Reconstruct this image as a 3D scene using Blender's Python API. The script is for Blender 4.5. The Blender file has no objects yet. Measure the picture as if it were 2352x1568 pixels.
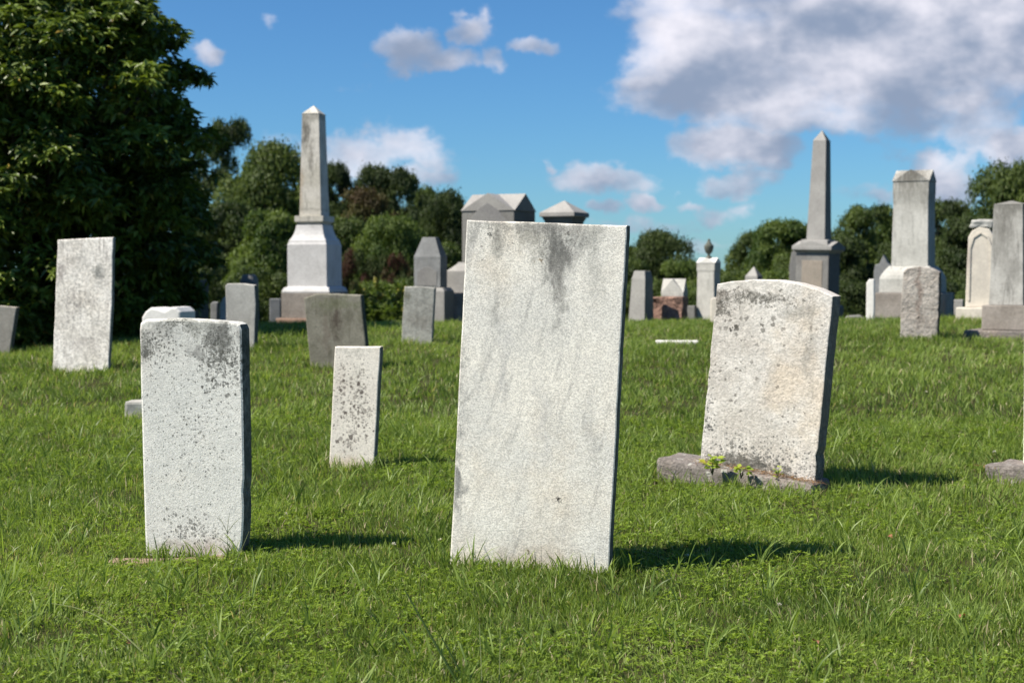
import bpy, bmesh, math, random
import numpy as np
from mathutils import Vector, noise as mnoise
R = math.radians
random.seed(7); rng = np.random.default_rng(7)
scn = bpy.context.scene
col = scn.collection

# ------------------------------------------------------------------ camera
W, H, F = 2352.0, 1568.0, 3267.0          # measuring frame of the photograph, focal length in its pixels (50 mm)
CAMZ, PITCH = 1.10, 0.0517
cam = bpy.data.cameras.new('camera'); co = bpy.data.objects.new('camera', cam); col.objects.link(co)
co.location = (0, 0, CAMZ); co.rotation_euler = (math.pi/2 - PITCH, 0, 0)
cam.lens = 50; cam.sensor_width = 36; cam.clip_start = .05; cam.clip_end = 5000
cam.dof.use_dof = True; cam.dof.focus_distance = 5.1; cam.dof.aperture_fstop = 4.2; cam.dof.aperture_blades = 7
scn.camera = co
scn.view_settings.view_transform = 'Standard'; scn.view_settings.look = 'None'
scn.view_settings.gamma = 1; scn.view_settings.exposure = 0.80

# ------------------------------------------------------------------ light
SUN_EL, SHX, SHY = 52, 1.0, .36           # elevation; horizontal direction the shadows fall
ray = Vector((SHX, SHY, 0)).normalized()*math.cos(R(SUN_EL)); ray.z = -math.sin(R(SUN_EL))
sl = bpy.data.lights.new('sun', 'SUN'); sl.energy = 5.0; sl.angle = R(.5); sl.color = (1, .93, .82)
so = bpy.data.objects.new('sun', sl); col.objects.link(so); so.rotation_euler = ray.to_track_quat('-Z', 'Y').to_euler()

class NT:
    """small helper for building node trees"""
    def __init__(s, tree): s.t = tree; s.n = tree.nodes; s.l = tree.links; s.n.clear()
    def new(s, ty, **k):
        n = s.n.new(ty)
        for a, b in k.items(): setattr(n, a, b)
        return n
    def put(s, sock, v):
        if hasattr(v, 'is_linked') or isinstance(v, bpy.types.NodeSocket): s.l.new(v, sock)
        else:
            if sock.type == 'RGBA' and len(v) == 3: v = (*v, 1)
            sock.default_value = v
    def m(s, op, a, b=0.0, c=None, clamp=False):
        n = s.new('ShaderNodeMath', operation=op, use_clamp=clamp); s.put(n.inputs[0], a); s.put(n.inputs[1], b)
        if c is not None: s.put(n.inputs[2], c)
        return n.outputs[0]
    def v(s, op, a, b=(0, 0, 0), scale=None):
        n = s.new('ShaderNodeVectorMath', operation=op); s.put(n.inputs[0], a); s.put(n.inputs[1], b)
        if scale is not None: s.put(n.inputs['Scale'], scale)
        return n.outputs['Value'] if op in ('LENGTH', 'DOT_PRODUCT') else n.outputs[0]
    def noise(s, vec, scale, detail=4, rough=.55, color=False, dist=0):
        n = s.new('ShaderNodeTexNoise'); s.put(n.inputs['Vector'], vec); n.inputs['Scale'].default_value = scale
        n.inputs['Detail'].default_value = detail; n.inputs['Roughness'].default_value = rough; n.inputs['Distortion'].default_value = dist
        return n.outputs['Color' if color else 'Fac']
    def vor(s, vec, scale, out='Distance', rnd=1):
        n = s.new('ShaderNodeTexVoronoi'); s.put(n.inputs['Vector'], vec); n.inputs['Scale'].default_value = scale
        n.inputs['Randomness'].default_value = rnd
        return n.outputs[out]
    def rng(s, x, a, b, c=0., d=1.):
        n = s.new('ShaderNodeMapRange', interpolation_type='SMOOTHSTEP'); s.put(n.inputs[0], x)
        for i, q in enumerate((a, b, c, d)): s.put(n.inputs[i+1], q)
        return n.outputs[0]
    def mix(s, f, a, b, mode='MIX'):
        n = s.new('ShaderNodeMix', data_type='RGBA', blend_type=mode); s.put(n.inputs[0], f); s.put(n.inputs[6], a); s.put(n.inputs[7], b)
        return n.outputs[2]
    def sep(s, v): n = s.new('ShaderNodeSeparateXYZ'); s.put(n.inputs[0], v); return n.outputs
    def comb(s, x, y, z):
        n = s.new('ShaderNodeCombineXYZ')
        for i, q in enumerate((x, y, z)): s.put(n.inputs[i], q)
        return n.outputs[0]

def tang(px, py):                          # direction of a photo point as (x/y, z/y)
    u = (px-W/2)/F; v = (H/2-py)/F
    dy = math.cos(PITCH)+v*math.sin(PITCH); dz = -math.sin(PITCH)+v*math.cos(PITCH)
    return u/dy, dz/dy

# world: physical sky with cumulus clouds placed by direction
wd = bpy.data.worlds.new('World'); scn.world = wd; wd.use_nodes = True
t = NT(wd.node_tree)
sky = t.new('ShaderNodeTexSky', sky_type='NISHITA'); sky.sun_disc = False
sky.sun_elevation = R(SUN_EL); sky.sun_rotation = math.atan2(-SHX, -SHY)
sky.air_density = 1.0; sky.dust_density = .25; sky.ozone_density = 3.2; sky.altitude = 300
SKYS = .07
skyc = t.v('MULTIPLY', sky.outputs[0], (SKYS*.39, SKYS*.69, SKYS*.95))
tc = t.new('ShaderNodeTexCoord').outputs['Generated']
d = t.sep(tc)
ady = t.m('MAXIMUM', t.m('ABSOLUTE', d[1]), .08)
U = t.m('DIVIDE', d[0], ady); V = t.m('DIVIDE', d[2], ady)
P0 = t.comb(U, V, 0.0)
wv = t.noise(P0, 9, 3, .55, color=True)
P = t.v('ADD', P0, t.v('MULTIPLY', t.v('SUBTRACT', wv, (.5, .5, .5)), (.05, .035, 0)))
wv2 = t.noise(P0, 42, 5, .62, color=True)
P = t.v('ADD', P, t.v('MULTIPLY', t.v('SUBTRACT', wv2, (.5, .5, .5)), (.030, .026, 0)))
# centre px, centre py, radius x, radius y, strength
CL = [(1600,130,130,110,.9),(1720,190,230,90,1),(1900,90,260,120,1.1),(2150,110,300,150,1.15),(1500,195,100,30,.7),(1660,235,180,45,.9),
      (2330,60,200,160,1.1),(2200,235,150,32,.9),(1850,270,220,45,.75),(2000,0,400,70,1.1),(2330,205,70,40,.8),
      (1690,340,140,44,.85),(1530,330,40,22,.4),(1400,398,110,34,.75),(1272,378,22,16,.5),(1480,450,55,22,.65),(1370,465,40,16,.5),(1590,465,55,20,.6),(1690,425,90,32,.62),(1660,490,80,28,.62),
      (880,355,150,52,.75),(950,405,110,28,.6),(800,350,50,40,.55),(940,115,65,44,.8),(1010,140,110,30,.65),(1080,65,55,42,.85),(1215,103,55,20,.6),(1130,130,32,45,.6),(1045,130,24,40,.5),
      (495,130,42,24,.65),(612,68,28,30,.4),(640,100,30,12,.2),(765,220,70,20,.3),(2165,400,75,60,.85),(2340,350,70,50,.9),(2030,325,40,14,.25),(1990,440,120,30,.4),(2220,330,120,20,.3),
      (1450,520,260,26,.42),(1700,560,220,24,.36),(1365,470,34,14,.5),(1555,430,30,12,.45),(1650,500,50,22,.5),(1750,520,60,16,.4),(2290,300,90,30,.5),(1100,470,160,22,.25)]
fld = None; sw = None; sy = None
for (px, py, rx, ry, s_) in CL:
    cu, cv = tang(px, py)
    q = t.v('MULTIPLY', t.v('SUBTRACT', P, (cu, cv, 0)), (F/rx*.8, F/ry*.8, 0))
    g_ = t.m('MULTIPLY', t.m('EXPONENT', t.m('MULTIPLY', t.v('DOT_PRODUCT', q, q), -.9)), s_)
    fld = g_ if fld is None else t.m('MAXIMUM', fld, g_)
    gy = t.m('MULTIPLY', g_, t.m('ADD', t.sep(q)[1], t.m('MULTIPLY', t.sep(q)[0], -.35)))
    sw = g_ if sw is None else t.m('ADD', sw, g_); sy = gy if sy is None else t.m('ADD', sy, gy)
def fbm(vec, sc=17): return t.noise(vec, sc, 7, .56)
PS = t.v('MULTIPLY', P0, (.75, 1.1, 1))
n1 = fbm(PS); a1 = t.noise(PS, 13, 4, .5); n2 = t.noise(t.v('ADD', PS, (-.016, .026, 0)), 13, 4, .5); n3 = t.noise(PS, 48, 6, .65)
dens = t.m('ADD', fld, t.m('MULTIPLY', t.m('SUBTRACT', n1, .5), 1.5))
cov = t.rng(dens, .27, .50)
body = t.rng(dens, .35, 1.15)
rel = t.m('MULTIPLY', t.m('SUBTRACT', a1, n2), 2.7)
up = t.m('DIVIDE', sy, t.m('ADD', sw, .05))
lit = t.m('ADD', t.m('ADD', rel, .50), t.m('ADD', t.m('MULTIPLY', body, -.10), t.m('MULTIPLY', up, .30)))
lit = t.rng(t.m('ADD', lit, t.m('MULTIPLY', t.m('SUBTRACT', n3, .5), .7)), -.05, 1.2)
ccol = t.mix(lit, (.165, .205, .285), (.57, .555, .60))
thin = t.m('MULTIPLY', cov, t.rng(dens, .25, .8, .45, .97))
skyf = t.mix(thin, skyc, ccol)
bg = t.new('ShaderNodeBackground'); t.put(bg.inputs[0], skyf); bg.inputs[1].default_value = 1
wo = t.new('ShaderNodeOutputWorld'); t.l.new(bg.outputs[0], wo.inputs[0])

# ------------------------------------------------------------------ terrain
KY = [-30, 0, 4, 6, 8, 10, 12, 14, 16, 17.3, 18.5, 20, 23, 30, 45, 70, 150, 400, 900]
KZ = [-.6, -.08, -.02, 0, .03, .11, .205, .30, .372, .39, .362, .25, -.12, -1.5, -4.2, -5.6, -7.5, -9, -12]
_T = rng.random((256, 256))
def vnoise(x, y):
    xi = np.floor(x).astype(int); yi = np.floor(y).astype(int); fx = x-xi; fy = y-yi
    fx = fx*fx*(3-2*fx); fy = fy*fy*(3-2*fy)
    a = _T[xi % 256, yi % 256]; b = _T[(xi+1) % 256, yi % 256]; c = _T[xi % 256, (yi+1) % 256]; d_ = _T[(xi+1) % 256, (yi+1) % 256]
    return (a*(1-fx)+b*fx)*(1-fy)+(c*(1-fx)+d_*fx)*fy
def fb(x, y, s, o=3):
    r = 0; a = .5; x = np.asarray(x, float); y = np.asarray(y, float)
    for i in range(o): r = r+a*vnoise(x*s+17*i, y*s+31*i); s *= 2.1; a *= .5
    return r/(1-.5**o)
def sstep(x, a, b): x = np.clip((x-a)/(b-a), 0, 1); return x*x*(3-2*x)
_yy = np.arange(-30, 900, .25); _zz = np.interp(_yy, KY, KZ); _k = np.hanning(9); _k /= _k.sum()
_zz = np.convolve(np.pad(_zz, 4, 'edge'), _k, 'valid')
def gz(x, y):
    x = np.asarray(x, float); y = np.asarray(y, float)
    z = np.interp(y, _yy, _zz)
    z = z-.055*np.maximum(0, -x-3)*sstep(y, 9, 17)*(1-sstep(y, 40, 90)) + .01*np.clip(x, 0, 8)*sstep(y, 9, 17)*(1-sstep(y, 40, 90))
    return z+(fb(x, y, 1.3)-.5)*.035*(1-sstep(y, 60, 90))
def gzf(x, y): return float(gz(x, y))

def at(px, py, Y):                          # photo point at depth Y
    a, b = tang(px, py); return Vector((a*Y, Y, CAMZ+b*Y))
def depth_at(px, py):                       # depth where the sight line meets the lawn
    Y = 3.
    while Y < 19:
        p = at(px, py, Y)
        if p.z <= gzf(p.x, Y): return Y
        Y += .01
    return 18.

# ------------------------------------------------------------------ mesh helpers
def tag(o, label=None, cat=None, group=None, kind=None):
    if label: o['label'] = label
    if cat: o['category'] = cat
    if group: o['group'] = group
    if kind: o['kind'] = kind
    return o
def link(name, me, mat=None, parent=None):
    o = bpy.data.objects.new(name, me); col.objects.link(o)
    if mat: me.materials.append(mat)
    if parent: o.parent = parent
    return o
def empty(name, loc, rz, label, cat, group=None):
    o = bpy.data.objects.new(name, None); col.objects.link(o); o.location = loc; o.rotation_euler = (0, 0, rz)
    o.empty_display_size = .2
    return tag(o, label, cat, group)
def np_mesh(name, V, faces, nv, attr=None, smooth=False):
    """faces: (n,nv) int array, attr: per-face float"""
    me = bpy.data.meshes.new(name)
    if not isinstance(faces, list): faces = [faces]
    me.vertices.add(len(V)); me.vertices.foreach_set('co', np.ascontiguousarray(V, np.float32).ravel())
    tot = sum(f.size for f in faces); nf = sum(len(f) for f in faces)
    me.loops.add(tot); me.polygons.add(nf)
    me.loops.foreach_set('vertex_index', np.concatenate([f.ravel() for f in faces]).astype(np.int32))
    ln = np.concatenate([np.full(len(f), f.shape[1]) for f in faces]); st = np.concatenate([[0], np.cumsum(ln)[:-1]])
    me.polygons.foreach_set('loop_start', st.astype(np.int32))
    if attr is not None:
        a = me.attributes.new('tint', 'FLOAT', 'FACE'); a.data.foreach_set('value', np.asarray(attr, np.float32))
    me.update(calc_edges=True)
    if smooth: me.polygons.foreach_set('use_smooth', np.ones(nf, bool))
    return me
def mb(bm, name):
    bmesh.ops.recalc_face_normals(bm, faces=bm.faces[:])
    me = bpy.data.meshes.new(name); bm.to_mesh(me); bm.free(); return me

# ------------------------------------------------------------------ materials
def mat_new(name):
    m = bpy.data.materials.new(name); m.use_nodes = True; return m, NT(m.node_tree)
def finish(t, colr, rough=.9, bump=None, bstr=.3, bdist=.01, spec=.25, transl=0, tcol=None):
    b = t.new('ShaderNodeBsdfPrincipled'); t.put(b.inputs['Base Color'], colr); t.put(b.inputs['Roughness'], rough)
    b.inputs['Specular IOR Level'].default_value = spec
    if bump is not None:
        n = t.new('ShaderNodeBump'); t.put(n.inputs['Height'], bump); t.put(n.inputs['Strength'], bstr); n.inputs['Distance'].default_value = bdist
        t.l.new(n.outputs[0], b.inputs['Normal'])
    out = b.outputs[0]
    if transl:
        tr = t.new('ShaderNodeBsdfTranslucent'); t.put(tr.inputs[0], tcol if tcol is not None else colr)
        mx = t.new('ShaderNodeMixShader'); mx.inputs[0].default_value = transl
        t.l.new(out, mx.inputs[1]); t.l.new(tr.outputs[0], mx.inputs[2]); out = mx.outputs[0]
    o = t.new('ShaderNodeOutputMaterial'); t.l.new(out, o.inputs[0])

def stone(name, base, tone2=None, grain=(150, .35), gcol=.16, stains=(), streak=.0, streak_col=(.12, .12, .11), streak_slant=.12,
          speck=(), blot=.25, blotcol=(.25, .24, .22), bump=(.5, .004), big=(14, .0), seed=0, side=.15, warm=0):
    """weathered stone. stains: (x,z,rx,rz,strength,colour) patches fixed on the stone; speck: (scale,size,(zone),strength,colour) lichen dots"""
    m, t = mat_new(name)
    oc = t.new('ShaderNodeTexCoord').outputs['Object']
    so_ = t.v('ADD', oc, (seed*3.7, seed*1.3, seed*5.1))
    c = t.mix(t.rng(t.noise(so_, 3.2, 5, .6), .35, .65), base, tone2 or tuple(x*.86 for x in base))
    if warm: c = t.mix(t.m('MULTIPLY', t.rng(t.noise(t.v('ADD', so_, (5, 5, 5)), 2.3, 4, .6), .48, .7), warm), c, (.62, .50, .36))
    c = t.mix(t.m('MULTIPLY', t.rng(t.noise(t.v('ADD', so_, (9, 2, 4)), 7, 6, .68), .5, .72), blot), c, blotcol)
    sx, sy, sz = t.sep(so_)
    if streak:
        sv = t.comb(t.m('ADD', t.m('MULTIPLY', sx, 17), t.m('MULTIPLY', sz, -17*streak_slant)), t.m('MULTIPLY', sy, 17), t.m('MULTIPLY', sz, 2.4))
        sn = t.noise(sv, 1.25, 8, .72)
        c = t.mix(t.m('MULTIPLY', t.rng(sn, .5, .74), streak), c, streak_col)
    w1 = t.v('MULTIPLY', t.v('SUBTRACT', t.noise(so_, 9, 5, .65, color=True), (.5, .5, .5)), (.20, .2, .22))
    ow = t.v('ADD', oc, w1)
    n5 = t.noise(t.v('MULTIPLY', so_, (1, 1, .28)) if streak else so_, 40, 5, .72)
    for (x, z, rx, rz, s_, cc) in stains:
        q = t.v('MULTIPLY', t.v('SUBTRACT', ow, (x, 0, z)), (1/rx, 0, 1/rz))
        k = t.m('EXPONENT', t.m('MULTIPLY', t.v('DOT_PRODUCT', q, q), -1))
        k = t.rng(t.m('ADD', k, t.m('MULTIPLY', t.m('SUBTRACT', n5, .5), 1.5)), .2, 1.1, 0, s_)
        c = t.mix(k, c, cc)
    for (sc, size, zone, s_, cc) in speck:
        vd = t.vor(t.v('ADD', so_, t.v('MULTIPLY', t.v('SUBTRACT', t.noise(so_, sc*1.5, 3, .6, color=True), (.5, .5, .5)), (1.1/sc, 1.1/sc, 1.1/sc))), sc)
        rc = t.sep(t.vor(so_, sc, 'Color'))[0]
        if zone is None: z_ = t.rng(t.noise(t.v('ADD', so_, (3, 8, 1)), 5, 3, .6), .42, .62)
        else:
            z_ = None
            for (x, z, rx, rz, zs) in zone:
                q = t.v('MULTIPLY', t.v('SUBTRACT', ow, (x, 0, z)), (1/rx, 0, 1/rz))
                k = t.m('MULTIPLY', t.m('EXPONENT', t.m('MULTIPLY', t.v('DOT_PRODUCT', q, q), -1)), zs)
                z_ = k if z_ is None else t.m('MAXIMUM', z_, k)
        if size is None:
            k = t.m('MULTIPLY', t.rng(t.m('ADD', t.noise(so_, sc, 5, .78), t.m('MULTIPLY', t.m('SUBTRACT', z_, .5), .34)), .58, .68), s_)
            c = t.mix(k, c, cc); continue
        rad = t.m('MULTIPLY', t.m('MULTIPLY', t.m('POWER', rc, 2.2), size), z_)
        k = t.m('MULTIPLY', t.rng(t.m('SUBTRACT', rad, vd), -.04, .09), t.m('MULTIPLY', s_, t.rng(t.sep(t.vor(so_, sc, 'Color'))[1], 0, 1, .55, 1)))
        c = t.mix(k, c, cc)
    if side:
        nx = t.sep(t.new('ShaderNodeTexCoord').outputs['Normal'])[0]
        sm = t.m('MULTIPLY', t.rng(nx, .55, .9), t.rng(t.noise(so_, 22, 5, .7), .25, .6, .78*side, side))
        c = t.mix(sm, c, (.040, .042, .032))  # right-facing sides darkened: grime plus their shade, painted into the colour
    gn = t.noise(so_, grain[0], 2, .6); g2 = t.noise(so_, grain[0]*2.3, 2, .5)
    vc = t.sep(t.vor(so_, grain[0]*1.25, 'Color'))[0]
    gg = t.m('ADD', t.m('ADD', t.m('MULTIPLY', gn, .40), t.m('MULTIPLY', g2, .25)), t.m('ADD', t.m('MULTIPLY', vc, .32), .015))
    c = t.mix(1.0, c, t.comb(*[t.rng(gg, .28, .72, 1-gcol, 1+gcol*.55)]*3), 'MULTIPLY')
    bh = t.m('ADD', gg, t.m('MULTIPLY', t.noise(so_, big[0], 5, .65), big[1]))
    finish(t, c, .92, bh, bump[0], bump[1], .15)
    return m

DK = (.045, .043, .04); GR = (.20, .195, .175); GRN = (.11, .115, .06); BR = (.16, .115, .085)

def leaf_mat(name, c1, c2, c3=None, tr=.35, rough=.5, spec=.35, tmul=1.35):
    m, t = mat_new(name)
    a = t.new('ShaderNodeAttribute', attribute_name='tint').outputs['Fac']
    c = t.mix(t.rng(a, 0, .8), c1, c2)
    if c3: c = t.mix(t.rng(a, .9, .97), c, c3)
    finish(t, c, rough, spec=spec, transl=tr, tcol=t.mix(1, c, (tmul*.98, tmul, tmul*.5), 'MULTIPLY'))
    return m

# ------------------------------------------------------------------ ground
def build_ground():
    ys = np.concatenate([np.arange(-8, 0, 1.), np.arange(0, 22, .14), np.arange(22, 60, 1.2), np.arange(60, 900, 20)])
    xs = np.concatenate([-np.geomspace(9, 700, 30)[::-1], np.arange(-8.9, 8.9, .14), np.geomspace(9, 700, 30)])
    X, Y = np.meshgrid(xs, ys); Z = gz(X, Y)
    Vv = np.stack([X, Y, Z], -1).reshape(-1, 3); n = len(xs); i = np.arange(len(ys)-1)[:, None]*n+np.arange(n-1)[None]
    Fc = np.stack([i, i+1, i+n+1, i+n], -1).reshape(-1, 4)
    m, t = mat_new('soil')
    oc = t.new('ShaderNodeTexCoord').outputs['Object']
    c = t.mix(t.rng(t.noise(oc, 6, 5, .65), .35, .65), (.030, .040, .012), (.055, .055, .022))
    c = t.mix(t.rng(t.noise(oc, 60, 3, .6), .5, .75), c, (.07, .05, .03))
    finish(t, c, 1, t.noise(oc, 45, 5, .7), .7, .02, .05)
    o = link('ground', np_mesh('ground', Vv, Fc, 4, smooth=True), m); o['kind'] = 'structure'
build_ground()

# ------------------------------------------------------------------ gravestones
FOOT = []                                    # footprints kept free of grass: (x0,y0,yaw,xmin,xmax,ymin,ymax)
def densify(pts, step, jit, seed):
    rn = random.Random(seed); out = []
    n = len(pts)
    for i in range(n):
        a = Vector(pts[i]); b = Vector(pts[(i+1) % n]); L = (b-a).length; k = max(1, int(L/step)); nr = Vector((-(b-a).y, (b-a).x))
        if nr.length > 0: nr.normalize()
        for j in range(k):
            p = a.lerp(b, j/k)
            o_ = (mnoise.noise(Vector((p.x*9+seed, p.y*9, seed*2.1)))*.9+mnoise.noise(Vector((p.x*30, p.y*30, seed*5.3)))*.5)*jit
            if rn.random() < .05 and jit > 0: o_ += abs(rn.gauss(0, 1))*jit*1.3
            out.append(p+nr*o_ if j else p+nr*o_*.5)
    return out
def slab_mesh(name, pts, t_, bev=.008, step=.03, jit=.002, seed=1):
    """pts: outline (x,z) anticlockwise; front face at y=0, back at y=t_"""
    P = densify(pts, step, jit, seed); n = len(P)
    nrm = []
    for i in range(n):
        e = (P[(i+1) % n]-P[i-1]); v = Vector((-e.y, e.x)); nrm.append(v.normalized() if v.length > 1e-9 else Vector((0, 0)))
    bm = bmesh.new(); rings = []
    for (ins, y) in ((bev, 0), (bev*.3, bev*.3), (0, bev), (0, t_-bev), (bev*.3, t_-bev*.3), (bev, t_)):
        rings.append([bm.verts.new((p.x+q.x*ins, y, p.y+q.y*ins)) for p, q in zip(P, nrm)])
    for a, b in zip(rings, rings[1:]):
        for i in range(n):
            bm.faces.new((a[i], a[(i+1) % n], b[(i+1) % n], b[i]))
    bm.faces.new(rings[0]); bm.faces.new(rings[-1][::-1])
    return mb(bm, name)
class Frame:
    """a stone's own frame: origin at (px0, Y0) on the lawn, turned by yaw a seen against the sight line"""
    def __init__(s, px, Y, turn, z=None):
        k = tang(px, 700)[0]; s.Y = Y; s.X = k*Y; s.a = math.atan(k)+R(turn); s.z = gzf(s.X, Y) if z is None else z
    def loc(s, px, py):                      # photo point -> (x,z) on the stone's front plane
        k, b = tang(px, py); x = (k*s.Y-s.X)/(math.cos(s.a)+k*math.sin(s.a)); y = s.Y-x*math.sin(s.a)
        return (x, CAMZ+b*y-s.z)
    @property
    def pos(s): return (s.X, s.Y, s.z)
def trace(fr, pts, sink=.12):
    """outline given clockwise from bottom-left in photo points -> anticlockwise local (x,z), run down into the soil"""
    L = [fr.loc(*p) for p in pts]
    bl, tl = L[0], L[1]; br, tr = L[-1], L[-2]
    def ext(b, t_): dz = b[1]-t_[1]; k = (b[0]-t_[0])/dz if abs(dz) > .01 else 0; return (b[0]-k*sink, b[1]-sink)
    L = [ext(bl, tl)]+L[1:-1]+[ext(br, tr)]
    return L[::-1]
def slab(name, label, cat, pts, turn, thick, mat, Y=None, bev=.008, step=.05, jit=.002, seed=1, group=None, parent_fr=None):
    bl, br = pts[0], pts[-1]; px = (bl[0]+br[0])/2; py = (bl[1]+br[1])/2
    Y = Y or depth_at(px, py)
    fr = Frame(px, Y, turn); L = trace(fr, pts, .12 if Y < 18 else .6)
    o = link(name, slab_mesh(name, L, thick, bev, step, jit, seed), mat)
    o.location = fr.pos; o.rotation_euler = (0, 0, -fr.a); tag(o, label, cat, group)
    xs = [p[0] for p in (L[0], L[-1])]
    FOOT.append((fr.X, fr.Y, fr.a, min(xs), max(xs), 0, thick))
    return o, fr

# --- the four stones in front
m_main = stone('marble_main', (.87, .82, .715), (.76, .73, .655), (190, .5), .30, streak=.6, streak_col=(.30, .29, .27), streak_slant=.28, warm=.45,
   stains=[(.02, 1.24, .06, .09, .55, (.14, .13, .10)), (.09, 1.17, .05, .16, .85, (.12, .12, .11)), (.10, 1.0, .035, .16, .55, (.2, .19, .17)), (-.13, 1.2, .035, .07, .6, (.17, .17, .15)),
           (-.25, 1.2, .03, .08, .3, GR), (.18, 1.22, .12, .05, .5, (.26, .26, .23)), (-.28, .35, .04, .22, .85, (.2, .2, .19)), (-.27, .72, .03, .16, .65, (.25, .25, .23)), (.23, .5, .03, .22, .35, (.36, .35, .33)), (.24, 1.1, .04, .2, .4, (.36, .35, .31)), (-.1, .75, .03, .2, .35, (.42, .41, .40)), (.05, .55, .03, .22, .35, (.42, .41, .40)),
           (0, 1.27, .4, .035, .6, (.22, .21, .19)), (.0, .03, .3, .06, .35, (.42, .33, .24)), (.04, 1.15, .008, .02, .9, (.16, .10, .03)), (0., .06, .012, .012, 1, (.1, .06, .04)), (.12, .25, .007, .012, 1, DK), (-.12, 1.0, .02, .14, .3, GR)],
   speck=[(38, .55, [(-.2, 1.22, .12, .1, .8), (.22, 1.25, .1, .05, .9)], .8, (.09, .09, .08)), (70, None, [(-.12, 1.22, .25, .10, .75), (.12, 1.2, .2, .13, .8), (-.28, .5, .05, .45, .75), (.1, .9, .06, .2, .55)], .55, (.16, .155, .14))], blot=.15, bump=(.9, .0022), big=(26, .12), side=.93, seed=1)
slab('gravestone', 'largest tall white marble slab with dark streaks below its flat top, centre front', 'gravestone',
     [(1033, 1300), (1072, 505), (1441, 518), (1399, 1315)], 12, .075, m_main, bev=.006, step=.04, jit=.0022, seed=3)

m_left = stone('marble_left', (.78, .76, .69), (.70, .69, .63), (190, .4), .22, warm=.12,
   stains=[(.0, .90, .16, .05, .6, (.24, .24, .20)), (.10, .86, .06, .07, .8, (.10, .10, .09)), (-.19, .82, .035, .10, .65, (.13, .13, .11)), (-.12, .86, .07, .06, .45, GR), (.19, .83, .03, .08, .5, GR), (0, .02, .25, .05, .5, (.3, .22, .16)), (.0, .81, .05, .03, .6, DK)],
   speck=[(52, .85, [(.12, .74, .10, .15, 1.1), (-.19, .76, .04, .13, 1), (0, .5, .25, .5, .5), (-.02, .13, .14, .10, .85)], .9, (.07, .07, .06)), (105, 1.2, [(.12, .74, .13, .18, 1.0), (-.14, .80, .12, .1, .9), (0, .10, .22, .1, .8), (0, .5, .3, .5, .5)], .8, (.09, .09, .08)), (85, None, [(.10, .79, .13, .13, 1.0), (-.17, .80, .07, .12, .9), (-.05, .88, .15, .05, .9), (0, .05, .2, .06, .6)], .75, (.10, .10, .085))],
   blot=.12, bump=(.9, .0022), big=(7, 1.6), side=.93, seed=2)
slab('gravestone', 'white slab with rounded top corners and black lichen specks, front left', 'gravestone',
     [(333, 1272), (332, 1237), (326, 1041), (323, 936), (319, 760), (321, 742), (334, 733), (400, 731), (480, 735), (540, 740), (551, 745), (556, 756), (560, 963), (562, 1100), (561, 1192), (558, 1240), (550, 1284)], 23, .085, m_left, bev=.010, step=.05, jit=.0014, seed=5)

m_small = stone('marble_small', (.82, .76, .66), (.75, .69, .60), (120, .3), .18, warm=.35,
   stains=[(0, .02, .2, .05, .35, (.55, .38, .26)), (.02, .5, .05, .1, .2, GR), (0, .63, .12, .02, .3, GR)],
   speck=[(50, 1.15, [(.03, .38, .05, .24, 1.0), (-.03, .14, .10, .08, 1.1), (-.05, .4, .04, .2, .8), (0, .35, .15, .4, .6)], .88, (.10, .08, .07)), (95, 1.25, [(.03, .33, .08, .3, 1), (-.05, .4, .08, .25, .8)], .8, (.14, .12, .10))],
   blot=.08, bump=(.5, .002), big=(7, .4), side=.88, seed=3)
slab('gravestone', 'small narrow white marker stone dotted with brown lichen, beside the largest slab', 'gravestone',
     [(755, 1074), (769, 796), (874, 796), (859, 1078)], 17, .06, m_small, bev=.006, step=.04, jit=.002, seed=6)

m_arch = stone('marble_arched', (.64, .61, .56), (.52, .485, .435), (90, .3), .22, warm=.5, streak=.15, streak_slant=.6,
   stains=[(-.22, .92, .10, .03, .8, (.12, .10, .08)), (.02, .95, .12, .03, .65, (.14, .13, .11)), (.2, .86, .1, .05, .55, (.2, .19, .16)), (.27, .7, .03, .3, .35, GR), (.12, .42, .16, .02, .35, (.34, .31, .28)), (-.05, .1, .12, .06, .5, (.2, .2, .19)), (.02, .02, .28, .03, .55, (.16, .15, .13))],
   speck=[(60, .85, [(0, .1, .4, .13, 1.1), (-.28, .4, .05, .4, .8)], .88, (.09, .09, .085)), (105, 1.2, [(0, .12, .4, .15, 1.1), (-.28, .4, .08, .5, .8)], .85, (.12, .12, .115)), (36, .8, [(0, .8, .35, .10, .95), (0, .5, .4, .3, .6)], .9, (.06, .055, .045)), (60, None, [(0, .93, .4, .06, 1.0), (-.1, .08, .3, .12, 1.3), (.15, .05, .2, .05, 1.1), (.25, .6, .05, .3, .6), (-.2, .88, .1, .05, 1.2)], .8, (.10, .095, .08))],
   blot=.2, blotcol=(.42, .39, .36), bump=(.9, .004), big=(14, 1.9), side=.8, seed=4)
m_base = stone('rough_base', (.26, .22, .19), (.19, .17, .155), (60, .3), .3, blot=.5, blotcol=(.1, .09, .08), bump=(1, .012), big=(3, 2), seed=5,
   speck=[(26, .7, None, .7, (.42, .42, .38))])

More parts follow.
